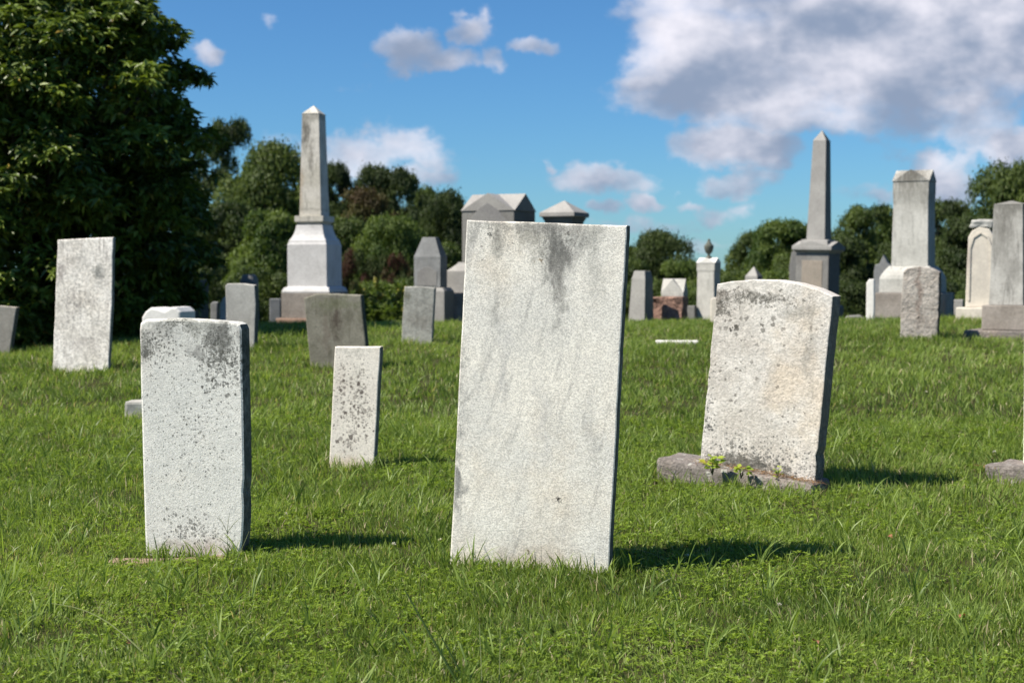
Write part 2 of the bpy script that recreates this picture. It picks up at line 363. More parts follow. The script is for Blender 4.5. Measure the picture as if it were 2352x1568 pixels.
def rock_box(name, sx, sy, z0, z1, mat, parent=None, amp=.015, seed=0, cuts=5):
    """rough hewn block"""
    bm = bmesh.new(); bmesh.ops.create_cube(bm, size=1)
    for v in bm.verts: v.co = Vector((v.co.x*sx, v.co.y*sy, (z0+z1)/2+v.co.z*(z1-z0)))
    bmesh.ops.bevel(bm, geom=bm.edges[:], offset=min(.02, (z1-z0)*.2), segments=2, affect='EDGES', profile=.6)
    bmesh.ops.subdivide_edges(bm, edges=[e for e in bm.edges if e.calc_length() > .06], cuts=cuts, use_grid_fill=True)
    for v in bm.verts:
        p = v.co*7+Vector((seed*9.1, 3, 5)); v.co += Vector((mnoise.noise(p), mnoise.noise(p+Vector((9, 0, 0))), mnoise.noise(p+Vector((0, 9, 0)))*.6))*amp
        p = v.co*22; v.co += Vector((mnoise.noise(p), mnoise.noise(p+Vector((9, 0, 0))), mnoise.noise(p+Vector((0, 9, 0)))))*amp*.35
    return link(name, mb(bm, name), mat, parent)

# arched stone standing in its own base
Ya = depth_at(1738, 1116); fa = Frame(1738, Ya, 22)
root = empty('gravestone', fa.pos, -fa.a, 'pale slab with arched top leaning right on a rough stone base, front right', 'gravestone')
L = trace(fa, [(1607, 1062), (1647, 652), (1680, 646), (1730, 642), (1785, 643), (1830, 650), (1875, 663), (1913, 681), (1871, 1110)], .03)
link('slab', slab_mesh('slab', L, .12, .006, .04, .003, 9), m_arch, root)
bl_, br_ = fa.loc(1607, 1064), fa.loc(1871, 1112); e0, e1 = fa.loc(1524, 1085), fa.loc(1886, 1120)
tilt_ = math.atan2(br_[1]-bl_[1], br_[0]-bl_[0]); cx_ = (e0[0]+e1[0])/2; zc_ = bl_[1]+(cx_-bl_[0])*math.tan(tilt_)
ba = rock_box('base', (e1[0]-e0[0])*.98, .27, -.13, .012, m_base, root, .016, 2); ba.location = (cx_, .03, zc_); ba.rotation_euler = (0, -tilt_, 0)
FOOT.append((fa.X, fa.Y, fa.a, -.54, .41, -.13, .16))

# right-edge stone with its base, mostly outside the frame
Yr = depth_at(2345, 1112); fr_ = Frame(2400, Yr, 22)
root = empty('gravestone', fr_.pos, -fr_.a, 'stone sliver on a lichened rough base, cut off by the right edge', 'gravestone')
L = trace(fr_, [(2349, 1080), (2351, 905), (2352, 700), (2475, 705), (2470, 1090)], .02)
link('slab', slab_mesh('slab', L, .10, .006, .05, .002, 4), m_small, root)
b2 = rock_box('base', .62, .30, -.10, .10, m_base, root, .015, 6); b2.location = (.075, .0, 0)
FOOT.append((fr_.X, fr_.Y, fr_.a, -.36, .5, -.18, .2))

# low block behind the front-left stone, flat stone by its foot, fallen white marker
def low_block(name, label, cat, px, py, sx, sy, h, mat, turn=10, seed=0, Y=None, amp=.006, sink=.08):
    Y = Y or depth_at(px, py); f = Frame(px, Y, turn)
    o = rock_box(name, sx, sy, -sink, h, mat, None, amp, seed); o.location = f.pos; o.rotation_euler = (0, 0, -f.a); tag(o, label, cat)
    FOOT.append((f.X, f.Y, f.a, -sx/2, sx/2, -sy/2, sy/2)); return o
m_pink = stone('pink_base', (.30, .21, .15), (.22, .165, .12), (70, .3), .25, blot=.4, blotcol=(.14, .11, .08), bump=(.8, .008), big=(6, 1), seed=8)
m_grey = stone('marble_grey', (.47, .455, .41), (.37, .355, .32), (60, .3), .12, streak=.4, streak_col=(.17, .165, .14), blot=.35, bump=(.4, .003), big=(8, .6), side=.88, seed=9)
low_block('footstone', 'low square stub of stone behind the front left slab', 'footstone', 330, 958, .24, .14, .115, m_grey, 15, 3)
low_block('flat_stone', 'flat pinkish footing stone flush with soil under the front left slab', 'stone', 375, 1290, .44, .13, .008, m_pink, 8, 4, amp=.012)
m_white = stone('marble_white', (.74, .72, .67), (.66, .64, .60), (60, .3), .1, blot=.2, bump=(.3, .003), seed=10)
low_block('fallen_marker', 'white flat marker lying in the lawn right of the largest slab', 'marker stone', 1556, 790, .44, .10, .038, m_white, 0, 5, amp=.004)

# --- middle distance slabs
m_tall = stone('marble_tall', (.90, .85, .77), (.76, .71, .63), (55, .4), .3, streak=.75, streak_col=(.22, .19, .17), streak_slant=.02, warm=.2,
   stains=[(-.18, .86, .04, .1, .6, (.2, .16, .14)), (.17, .86, .05, .08, .7, (.13, .14, .13)), (0, .95, .2, .1, .25, GR), (0, .25, .22, .1, .35, (.36, .31, .28))],
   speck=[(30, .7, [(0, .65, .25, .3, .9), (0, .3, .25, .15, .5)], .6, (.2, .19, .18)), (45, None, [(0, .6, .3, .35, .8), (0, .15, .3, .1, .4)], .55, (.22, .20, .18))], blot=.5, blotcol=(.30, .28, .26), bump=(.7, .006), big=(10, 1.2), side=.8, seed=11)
slab('gravestone', 'tall white streaked slab standing before the big dark tree at left', 'gravestone',
     [(120, 858), (126, 700), (132, 551), (200, 547), (260, 545), (257, 700), (249, 852)], 29, .045, m_tall, seed=12, jit=.004)
m_tan = stone('marble_tan', (.40, .365, .31), (.30, .275, .235), (50, .3), .12, streak=.5, streak_col=(.13, .125, .11), streak_slant=-.1, blot=.35, bump=(.4, .004), big=(8, .6), side=.8, seed=12)
slab('gravestone', 'brownish slab leaning right, cut off by the left edge', 'gravestone',
     [(-60, 800), (-50, 700), (0, 702), (38, 706), (22, 812)], 22, .09, m_tan, Y=14.4, seed=13)
m_dark = stone('stained_marble', (.25, .235, .19), (.17, .16, .125), (50, .3), .14, streak=.75, streak_col=(.085, .08, .055), streak_slant=0, blot=.5, blotcol=(.12, .12, .075),
   stains=[(-.02, .42, .06, .22, .85, (.06, .045, .035)), (.1, .45, .08, .12, .6, (.09, .085, .06)), (0, .56, .3, .05, .6, (.13, .14, .08)), (-.12, .3, .05, .2, .5, (.13, .10, .08))], bump=(.6, .005), big=(8, .8), side=.85, seed=13)
slab('gravestone', 'short wide stained stone leaning left in front of the left obelisk', 'gravestone',
     [(711, 829), (697, 684), (726, 674), (770, 674), (829, 678), (842, 808)], 20, .085, m_dark, Y=12.4, seed=14, jit=.004, bev=.012)
m_g2 = stone('marble_pocked', (.44, .43, .38), (.34, .33, .29), (50, .4), .2, streak=.5, streak_col=(.13, .13, .115), streak_slant=.1, blot=.5, blotcol=(.2, .19, .17), bump=(.7, .006), big=(12, 1), side=.6, seed=14,
   stains=[(-.12, .5, .08, .08, .6, GRN), (0, .25, .15, .1, .5, (.2, .18, .15))])
slab('gravestone', 'small upright grey slab just left of the largest slab, before a gabled monument', 'gravestone',
     [(922, 778), (925, 720), (929, 658), (965, 658), (999, 661), (993, 780)], 11, .08, m_g2, Y=14.6, seed=15, jit=.003)
slab('gravestone', 'upright grey slab behind the front left stone with another top rising behind it', 'gravestone',
     [(519, 790), (519, 700), (517, 656), (522, 651), (555, 651), (585, 655), (588, 700), (584, 802)], 18, .11, m_grey, Y=14.0, seed=16, jit=.002)
m_rough = stone('ribbed_marble', (.42, .385, .345), (.33, .295, .26), (45, .4), .2, blot=.4, blotcol=(.2, .16, .13), bump=(1, .02), big=(11, 2), side=.92, seed=15, streak=.3,
   stains=[(.0, .5, .04, .4, .6, (.16, .11, .085))])
slab('gravestone', 'grey wavy-textured slab with low arched top before the tall gabled pillar at right', 'gravestone',
     [(2067, 775), (2069, 700), (2075, 625), (2082, 617), (2110, 612), (2140, 615), (2158, 625), (2157, 700), (2152, 778)], 12, .10, m_rough, Y=14.7, seed=17, jit=.004, bev=.012)

# curved white top behind the front-left stone: a scroll-topped marker
m_scroll = stone('marble_scroll', (.74, .73, .70), (.62, .61, .58), (50, .3), .08, blot=.2, bump=(.3, .003), seed=16)
fs = Frame(372, 13.4, 30)
o = link('gravestone', slab_mesh('gravestone', trace(fs, [(324, 790), (325, 728), (332, 716), (345, 706), (360, 708), (377, 714), (392, 705), (404, 706), (414, 716), (413, 790)], .2), .30, .02, .03, .001, 2), m_scroll)
o.location = fs.pos; o.rotation_euler = (0, 0, -fs.a); tag(o, 'white marker whose wavy scroll top shows above the front left slab', 'gravestone')

# ------------------------------------------------------------------ stepped monuments
def stack(levels, bev=.012, bottom=True):
    """square-section body: levels = [(z, half x, half y)] bottom to top"""
    bm = bmesh.new(); rings = []
    for (z, hx, hy) in levels:
        rings.append([bm.verts.new((sx*hx, sy*hy, z)) for sx, sy in ((-1, -1), (1, -1), (1, 1), (-1, 1))])
    for a, b in zip(rings, rings[1:]):
        for i in range(4): bm.faces.new((a[i], a[(i+1) % 4], b[(i+1) % 4], b[i]))
    bm.faces.new(rings[0][::-1]); bm.faces.new(rings[-1])
    bmesh.ops.remove_doubles(bm, verts=bm.verts[:], dist=.0004)
    if bev: bmesh.ops.bevel(bm, geom=bm.edges[:], offset=bev, segments=2, affect='EDGES', clamp_overlap=True, profile=.6)
    for v in bm.verts:
        v.co += Vector((mnoise.noise(v.co*5), mnoise.noise(v.co*5+Vector((7, 0, 0))), 0))*.003
    return bm
class Mon:
    """monument seen at centre px, depth Y, turned; widths are read from the photo at that depth"""
    def __init__(s, name, label, cat, px, Y, turn, depth=1., mat=None, tilt=0, group=None):
        s.px, s.Y, s.d, s.mat = px, Y, depth, mat
        k = tang(px, 600)[0]; s.x = k*Y; s.z0 = gzf(s.x, Y); s.t = R(turn); s.a = math.atan(k)+s.t
        s.c = math.cos(s.t)+depth*math.sin(s.t)
        s.o = empty(name, (s.x, Y, s.z0), -s.a, label, cat, group); s.o.rotation_euler = (0, R(tilt), -s.a)
        FOOT.append((s.x, Y, s.a, -.4, .4, -.4, .4)) if Y < 18.5 else None
    def z(s, py): return CAMZ+tang(s.px, py)[1]*s.Y-s.z0
    def h(s, T): w = T*s.Y/F/s.c; return w/2, w/2*s.d
    def part(s, name, lv, mat=None, bev=.012, off=(0, 0)):
        L = [((-.25 if py is None else s.z(py)), *s.h(T)) for py, T in lv]
        o = link(name, mb(stack(L, bev), name), mat or s.mat, s.o); o.location = (off[0], off[1], 0); return o
    def gable(s, name, py_eave, py_ridge, T, mat=None, over=1.0, inx=.0):
        """crossing gabled roofs"""
        hx, hy = s.h(T); hx *= over; hy *= over; z0, z1 = s.z(py_eave), s.z(py_ridge); bm = bmesh.new()
        def prism(A):                         # A: six points, triangle front then triangle back
            v = [bm.verts.new(p) for p in A]
            bm.faces.new(v[:3]); bm.faces.new(v[3:][::-1])
            for i in range(3): bm.faces.new((v[i], v[3+i], v[3+(i+1) % 3], v[(i+1) % 3]))
        prism([(-hx, -hy, z0), (hx, -hy, z0), (0, -hy, z1-.004), (-hx, hy, z0), (hx, hy, z0), (0, hy, z1-.004)])
        e = .002
        prism([(-hx-e, -hy+e, z0+e), (-hx-e, hy-e, z0+e), (-hx-e, 0, z1), (hx+e, -hy+e, z0+e), (hx+e, hy-e, z0+e), (hx+e, 0, z1)])
        return link(name, mb(bm, name), mat or s.mat, s.o)
    def panel(s, name, py0, py1, T, frac, mat, point=0., face='front', off=.004):
        """thin raised or recessed field on the front face"""
        hx, hy = s.h(T); w = hx*frac; z0, z1 = s.z(py0), s.z(py1)
        pts = [(-w, z0), (w, z0), (w, z1-point*w), (w*.5, z1-point*w*.35), (0, z1), (-w*.5, z1-point*w*.35), (-w, z1-point*w)] if point else [(-w, z0), (w, z0), (w, z1), (-w, z1)]
        o = link(name, slab_mesh(name, pts, .02, .003, .2, 0, 1), mat, s.o); o.location = (0, -hy-off, 0); return o

def flat_panel_z(): pass
m_ob = stone('obelisk_marble', (.60, .57, .51), (.48, .455, .39), (40, .3), .12, streak=.9, streak_col=(.19, .18, .15), streak_slant=0, blot=.25, bump=(.3, .004), seed=17,
   stains=[(-.08, 3.15, .09, .35, .9, (.11, .105, .09)), (.02, 2.75, .05, .4, .7, (.15, .14, .12)), (-.15, 2.3, .05, .4, .6, (.40, .30, .19)), (0, 3.4, .3, .08, .6, (.2, .19, .16)), (0, 1.98, .3, .03, .6, (.2, .19, .16))])
m_die = stone('white_die', (.60, .59, .58), (.53, .52, .51), (40, .3), .1, blot=.25, streak=.15, streak_slant=0, bump=(.2, .003), seed=18)
m_plinth = stone('plinth_stone', (.30, .27, .24), (.22, .195, .17), (40, .3), .14, streak=.4, streak_col=(.16, .14, .12), blot=.3, bump=(.5, .006), seed=19)
m_redbase = stone('red_sandstone', (.33, .22, .16), (.27, .185, .14), (30, .3), .15, blot=.4, bump=(.8, .01), seed=20)
m_gran = stone('grey_granite', (.22, .215, .20), (.18, .175, .165), (60, .3), .18, blot=.12, bump=(.3, .003), side=.6, seed=21)
m_gran2 = stone('light_granite', (.33, .32, .30), (.28, .27, .255), (60, .3), .14, blot=.15, bump=(.3, .003), side=.6, seed=22)
m_bluegr = stone('blue_grey_marble', (.27, .275, .275), (.20, .205, .205), (45, .3), .1, streak=.5, streak_col=(.14, .14, .14), blot=.35, bump=(.4, .004), side=.5, seed=23)
m_pinkgr = stone('rock_faced_pink_granite', (.32, .20, .155), (.24, .15, .12), (40, .3), .3, blot=.4, blotcol=(.14, .09, .08), bump=(1, .03), big=(5, 3), seed=24)
m_cream = stone('cream_marble', (.62, .565, .48), (.52, .475, .41), (40, .3), .08, blot=.2, bump=(.3, .004), seed=25,
   stains=[(-.12, .75, .10, .20, .6, (.33, .28, .26)), (-.2, .5, .06, .12, .4, (.3, .25, .22))])
m_pill = stone('streaked_pillar', (.44, .43, .40), (.32, .31, .285), (45, .3), .1, streak=.85, streak_col=(.13, .125, .115), streak_slant=0, blot=.3, bump=(.4, .004), side=.6, seed=26,
   stains=[(0, 1.38, .3, .18, .75, (.12, .115, .10)), (-.05, 1.1, .12, .3, .6, (.13, .125, .11)), (.08, .7, .1, .2, .5, (.16, .155, .14))])
m_gab = stone('gabled_pillar_marble', (.50, .49, .45), (.41, .40, .365), (45, .3), .1, streak=.6, streak_slant=0, blot=.25, bump=(.4, .004), side=.4, seed=27,
   stains=[(0, 2.0, .3, .26, .95, (.15, .14, .12)), (-.24, 1.7, .05, .4, .7, (.2, .19, .17)), (.2, 1.75, .06, .3, .6, (.2, .19, .17)), (0, 1.75, .3, .2, .5, (.25, .24, .21))])
m_bronze = stone('dark_urn', (.12, .125, .10), (.08, .085, .07), (40, .3), .1, blot=.4, bump=(.3, .003), seed=28)
m_panel = stone('recessed_panel', (.24, .235, .225), (.21, .205, .20), (60, .3), .15, blot=.1, bump=(.3, .003), seed=29)
m_panel2 = stone('tan_panel', (.30, .26, .215), (.26, .23, .19), (60, .3), .15, blot=.1, bump=(.3, .003), seed=30)

# left obelisk
M = Mon('obelisk', 'tall white obelisk on a stepped pedestal, left of centre', 'obelisk', 723, 22, 22, 1, m_ob)
M.part('plinth', [(None, 178), (729, 178)], m_redbase, .02)
M.part('base', [(729.3, 152), (672, 152)], m_plinth, .01)
M.part('die', [(671.5, 150), (668, 150), (660, 140), (658, 124), (562, 123), (558, 118), (552, 115), (549, 108), (540, 96), (530, 88), (524, 85), (517.5, 83)], m_die, .006)
M.part('collar', [(517, 74), (512, 80), (510, 90), (497, 90)], m_ob, .006)
M.part('shaft', [(496.5, 68), (265, 53), (263, 55), (243, 1)], m_ob, .004)

# right obelisk
M = Mon('obelisk', 'slim grey obelisk with a pointed tip on a panelled pedestal, right', 'obelisk', 1876, 23, 20, 1, m_gran2, tilt=1.1)
M.part('plinth', [(None, 150), (738, 150)], m_plinth, .02)
M.part('base', [(737.5, 122), (705, 122), (700, 112)], m_gran, .01)
M.part('die', [(699, 100), (590, 98), (582, 100)], m_gran, .008)
M.panel('panel', 690, 598, 100, .62, m_panel2)
M.part('cap', [(581.5, 98), (578, 106), (574, 120), (566, 120)], m_gran2, .005)
M.gable('cap_roof', 566, 554, 118, m_gran2)
M.part('footing', [(566, 84), (552, 80), (550.5, 66)], m_gran2, .004)
M.part('shaft', [(550, 56), (324, 39), (300, 1)], m_gran2, .004)

# gabled monuments
M = Mon('monument', 'large grey cross-gabled monument rising behind the largest slab', 'monument', 1146, 20.5, 24, .95, m_gran)
M.part('base', [(None, 288), (672, 288)], m_plinth, .01)
M.part('pedestal', [(671.5, 238), (622, 238), (614, 214), (606, 190), (602, 186)], m_gran2, .008)
M.part('die', [(601.5, 168), (486, 168)], m_gran, .012)
M.gable('roof', 486, 446, 168, m_gran2, 1.03)
M.panel('panel', 590, 468, 168, .78, m_panel, .9, off=.012)

M = Mon('monument', 'small grey monument with sloping carved top beside the large gabled one', 'monument', 989, 19.8, 24, .6, m_bluegr)
M.part('base', [(None, 108), (668, 108), (660, 92)], m_gran2, .01)
M.part('die', [(659, 76), (598, 76), (590, 77), (562, 52), (548, 40), (545, 38)], m_bluegr, .006)
M.panel('panel', 656, 612, 76, .74, m_panel, .5)

M = Mon('monument', 'grey pedestal monument with flared pyramid cap peeking over the largest slab', 'monument', 1296, 21, 24, 1, m_gran)
M.part('base', [(None, 130), (690, 130)], m_plinth, .01)
M.part('die', [(689.5, 100), (520, 86), (512, 88), (506, 94), (500, 104)], m_gran, .006)
M.part('cap', [(499.5, 108), (498, 115), (489, 114), (461, 3)], m_gran2, .005)

# tall gabled pillar
M = Mon('monument', 'tall pale pillar with crossed gable top on a brown block at right', 'monument', 2098, 19.5, 12, 1, m_gab)
M.part('base', [(None, 182), (672, 180)], m_plinth, .015)
M.part('pedestal', [(671.5, 150), (648, 148), (640, 148), (632, 142), (622, 128), (614, 112), (611, 108)], m_gab, .006)
M.part('shaft', [(610.5, 97), (470, 92), (440, 95), (418, 95)], m_gab, .005)
M.gable('roof', 418, 391, 94, m_gab, 1.04)

# right pillar on base
M = Mon('monument', 'square weathered pillar with shallow pointed top on a block, far right', 'monument', 2322, 15.0, 14, 1, m_pill)
M.part('plinth', [(None, 200), (757, 198)], m_base, .015)
M.part('base', [(756.5, 124), (700, 122)], m_plinth, .012)
M.part('shaft', [(699.5, 92), (472, 78), (470, 80), (461, 3)], m_pill, .005)

# cream tablet
fc = Frame(2243, 17.6, 6)
root = empty('gravestone', fc.pos, -fc.a, 'cream pointed tablet with carved crest on a block, far right beside the pillar', 'gravestone')
L = trace(fc, [(2217, 706), (2221, 600), (2224, 545), (2232, 530), (2250, 521), (2272, 525), (2284, 545), (2284, 706)], .0)
link('tablet', slab_mesh('tablet', L, .12, .012, .05, .003, 3), m_cream, root)
def rim(pts, w, t_, name, mat, parent, y0):
    bm = bmesh.new(); n = len(pts)
    for i in range(n-1):
        a = Vector((pts[i][0], 0, pts[i][1])); b = Vector((pts[i+1][0], 0, pts[i+1][1])); d_ = (b-a).normalized(); q = Vector((-d_.z, 0, d_.x))*w/2
        vs = [bm.verts.new(p+Vector((0, y, 0))) for y in (y0, y0-t_) for p in (a-q, b-q, b+q, a+q)]
        for f in ((0, 1, 2, 3), (7, 6, 5, 4), (0, 4, 5, 1), (1, 5, 6, 2), (2, 6, 7, 3), (3, 7, 4, 0)): bm.faces.new([vs[k] for k in f])
    return link(name, mb(bm, name), mat, parent)
rim([fc.loc(*p) for p in ((2225, 690), (2228, 570), (2236, 545), (2253, 534), (2270, 545), (2277, 570), (2277, 690))], .022, .012, 'moulding', m_cream, root, -.001)
cr = rock_box('crest', .26, .14, 0, .11, m_pill, root, .03, 9); z_ = fc.loc(2255, 522); cr.location = (z_[0], .06, z_[1]-.01)
L = [fc.loc(2196, 745), fc.loc(2266, 745), fc.loc(2266, 706), fc.loc(2198, 706)]
L = [(L[0][0], L[0][1]-.5), (L[1][0]+.1, L[1][1]-.5), (L[2][0]+.1, L[2][1]), L[3]]
bb = link('base', slab_mesh('base', L, .30, .012, .06, .003, 3), m_cream, root); bb.location = (0, -.09, 0)

# urn monument
M = Mon('monument', 'slim light marker crowned by a small dark urn, right of the pink block', 'monument', 1628, 20.5, 24, .8, m_gran2)
M.part('base', [(None, 70), (741, 70)], m_plinth, .01)
M.part('shaft', [(740.5, 56), (625, 52), (620, 55), (604, 55)], m_bluegr if False else m_gab, .006)
M.gable('roof', 604, 592, 55, m_white, 1.03)
def lathe(name, prof, mat, parent, seg=20):
    bm = bmesh.new(); rings = []
    for r, z in prof: rings.append([bm.verts.new((r*math.cos(2*math.pi*i/seg), r*math.sin(2*math.pi*i/seg), z)) for i in range(seg)])
    for a, b in zip(rings, rings[1:]):
        for i in range(seg): bm.faces.new((a[i], a[(i+1) % seg], b[(i+1) % seg], b[i]))
    bm.faces.new(rings[0][::-1]); bm.faces.new(rings[-1])
    o = link(name, mb(bm, name), mat, parent)
    o.data.polygons.foreach_set('use_smooth', np.ones(len(o.data.polygons), bool)); return o
zu = M.z(593); s_ = 20.5/F
lathe('urn', [(7*s_, zu), (7*s_, zu+3*s_), (3*s_, zu+6*s_), (3*s_, zu+9*s_), (8*s_, zu+14*s_), (10.5*s_, zu+22*s_), (11*s_, zu+28*s_), (10*s_, zu+30*s_), (6*s_, zu+33*s_), (5*s_, zu+37*s_), (2.5*s_, zu+39*s_), (3.5*s_, zu+42*s_), (.5*s_, zu+45*s_)], m_bronze, M.o)

# pink rough block with gabled white top
M = Mon('monument', 'rough pink granite block topped by a small white gabled stone', 'monument', 1540, 19.2, 22, .5, m_pinkgr)
hx, hy = M.h(84); rb = rock_box('block', hx*2, hy*2, -.2, M.z(681), m_pinkgr, M.o, .035, 4, 7)
M.part('cap', [(680.5, 60), (671, 62)], m_gab, .006, off=(.06, 0))
g_ = M.gable('gable', 671, 640, 62, m_gab, .98); g_.location = (.06, 0, 0)

# plain tapered block right of the largest slab
M = Mon('monument', 'plain tapered grey block with narrowing top just right of the largest slab', 'monument', 1473, 18.9, 30, 1, m_gran2, tilt=1.5)
M.part('base', [(None, 62), (742, 62)], m_plinth, .008)
M.part('shaft', [(741, 58), (640, 48), (622, 38)], m_gran2, .004)

# further small stones: px outline simple slabs at depth
def far(label, pts, Y, turn, th, mat, seed, cat='gravestone', name='gravestone'):
    return slab(name, label, cat, pts, turn, th, mat, Y=Y, bev=.012, step=.08, jit=.002, seed=seed)
far('tan slab half hidden by low twigs of the big dark tree', [(428, 745), (430, 668), (445, 648), (470, 641), (471, 745)], 18.8, 24, .14, m_tan, 31)
far('tiny grey stone between the tan slab and the upright grey slab', [(483, 745), (483, 698), (488, 693), (500, 694), (498, 745)], 19.6, 20, .08, m_bluegr, 32)
far('white rounded shoulder of a stone tucked behind the upright grey slab at left', [(503, 745), (505, 700), (511, 685), (520, 679), (540, 679), (540, 745)], 18.3, 10, .1, m_white, 33)
M = Mon('monument', 'grey narrow top showing above the upright grey slab at left', 'monument', 572, 19.0, 24, .8, m_bluegr)
M.part('shaft', [(None, 46), (645, 42), (634, 34), (630, 26)], m_bluegr, .006)
far('dark smooth slab in shade just left of the left obelisk pedestal', [(619, 750), (619, 686), (644, 686), (644, 750)], 24, 5, .15, m_bluegr, 35)
far('dark grey block between the pink block and the urn marker', [(1578, 745), (1578, 702), (1596, 702), (1596, 745)], 20.4, 20, .1, m_gran, 36)
far('thin yellowish stone edge showing left of the arched slab', [(1631, 748), (1632, 687), (1640, 683), (1672, 684), (1672, 748)], 17.4, 8, .1, m_cream, 37)
M = Mon('monument', 'grey pyramid tip peeping over the arched slab', 'monument', 1732, 24, 24, 1, m_gran2)
M.part('base', [(None, 60), (690, 58)], m_plinth, .01)
M.part('shaft', [(689.5, 44), (640, 40), (634, 40), (612, 1)], m_gran2, .006)
far('sloped grey stone hidden behind the right obelisk pedestal', [(1812, 750), (1813, 610), (1818, 580), (1830, 570), (1850, 572), (1850, 750)], 25, 4, .2, m_gran, 39)
far('narrow white slab edge left of the brown block at right', [(1989, 737), (1990, 650), (1996, 641), (2008, 641), (2008, 737)], 18.2, 8, .08, m_white, 40)
far('pointed grey stone behind the narrow white slab at right', [(2006, 745), (2007, 622), (2010, 608), (2020, 605), (2029, 585), (2039, 604), (2047, 612), (2050, 745)], 22, 10, .18, m_bluegr, 41)
far('dark block right of the wavy-textured slab', [(2160, 745), (2160, 672), (2186, 672), (2186, 745)], 20, 12, .2, m_gran, 42)
far('little white stone left of the cream tablet', [(2191, 742), (2191, 688), (2212, 688), (2212, 742)], 19, 6, .1, m_gran2, 43)
far('low grey kerb stone beyond the lawn crest right of the right obelisk', [(1932, 742), (1945, 727), (1975, 725), (1990, 735), (1992, 742)], 19.4, 0, .5, m_gran, 44, 'kerb stone', 'kerb_stone')

# ------------------------------------------------------------------ lawn
def in_foot(x, y, pad=0.0):
    r = np.zeros(len(x), bool)
    for (X, Y, a, x0, x1, y0, y1) in FOOT:
        dx = x-X; dy = y-Y; lx = dx*math.cos(a)-dy*math.sin(a); ly = dx*math.sin(a)+dy*math.cos(a)
        r |= (lx > x0-pad) & (lx < x1+pad) & (ly > y0-pad) & (ly < y1+pad)
    return r
def near_foot(x, y): return in_foot(x, y, .045)

def blades(x, y, ln, wd, az, bend, tint, seg=2, zoff=0):
    """curved grass blades: (n,) arrays -> verts, quads, tris, face tint"""
    n = len(x); z = gz(x, y)-.004+zoff
    ca, sa = np.cos(az), np.sin(az); px_, py_ = -sa, ca
    tw = rng.uniform(0, 2*np.pi, n); wx, wy = np.cos(tw), np.sin(tw)
    Vs = []
    for k in range(seg+1):
        u = k/seg; out = ln*(bend*u**1.7); up = ln*u*np.sqrt(np.maximum(.05, 1-(bend*u**.8)**2*.75))
        cx, cy, cz = x+ca*out, y+sa*out, z+up
        w = wd*.5*(1-.25*u) if k < seg else 0
        if k < seg:
            Vs += [np.stack([cx-wx*w, cy-wy*w, cz], 1), np.stack([cx+wx*w, cy+wy*w, cz], 1)]
        else: Vs.append(np.stack([cx, cy, cz], 1))
    m_ = 2*seg+1; Vt = np.stack(Vs, 1).reshape(-1, 3); b = (np.arange(n)*m_)[:, None]
    Q = np.concatenate([b+np.array([[2*k, 2*k+1, 2*k+3, 2*k+2]]) for k in range(seg-1)], 0)
    Tt = b+np.array([[2*seg-2, 2*seg-1, 2*seg]])
    return Vt, Q, Tt, np.concatenate([np.tile(tint, seg-1), tint])
def scatter(n, y0, y1, p=1.):
    """points over the seen wedge of lawn, denser near"""
    y = y0+(y1-y0)*rng.random(n)**p; x = (rng.random(n)*2-1)*(.385*y+.35); return x, y
def join(parts):
    Vs, Qs, Ts, tq, tt = [], [], [], [], []; off = 0
    for V_, Q, T_, ti in parts:
        Vs.append(V_); Qs.append(Q+off); Ts.append(T_+off); tq.append(ti[:len(Q)]); tt.append(ti[len(Q):]); off += len(V_)
    return np.concatenate(Vs), [np.concatenate(Qs), np.concatenate(Ts)], np.concatenate(tq+tt)
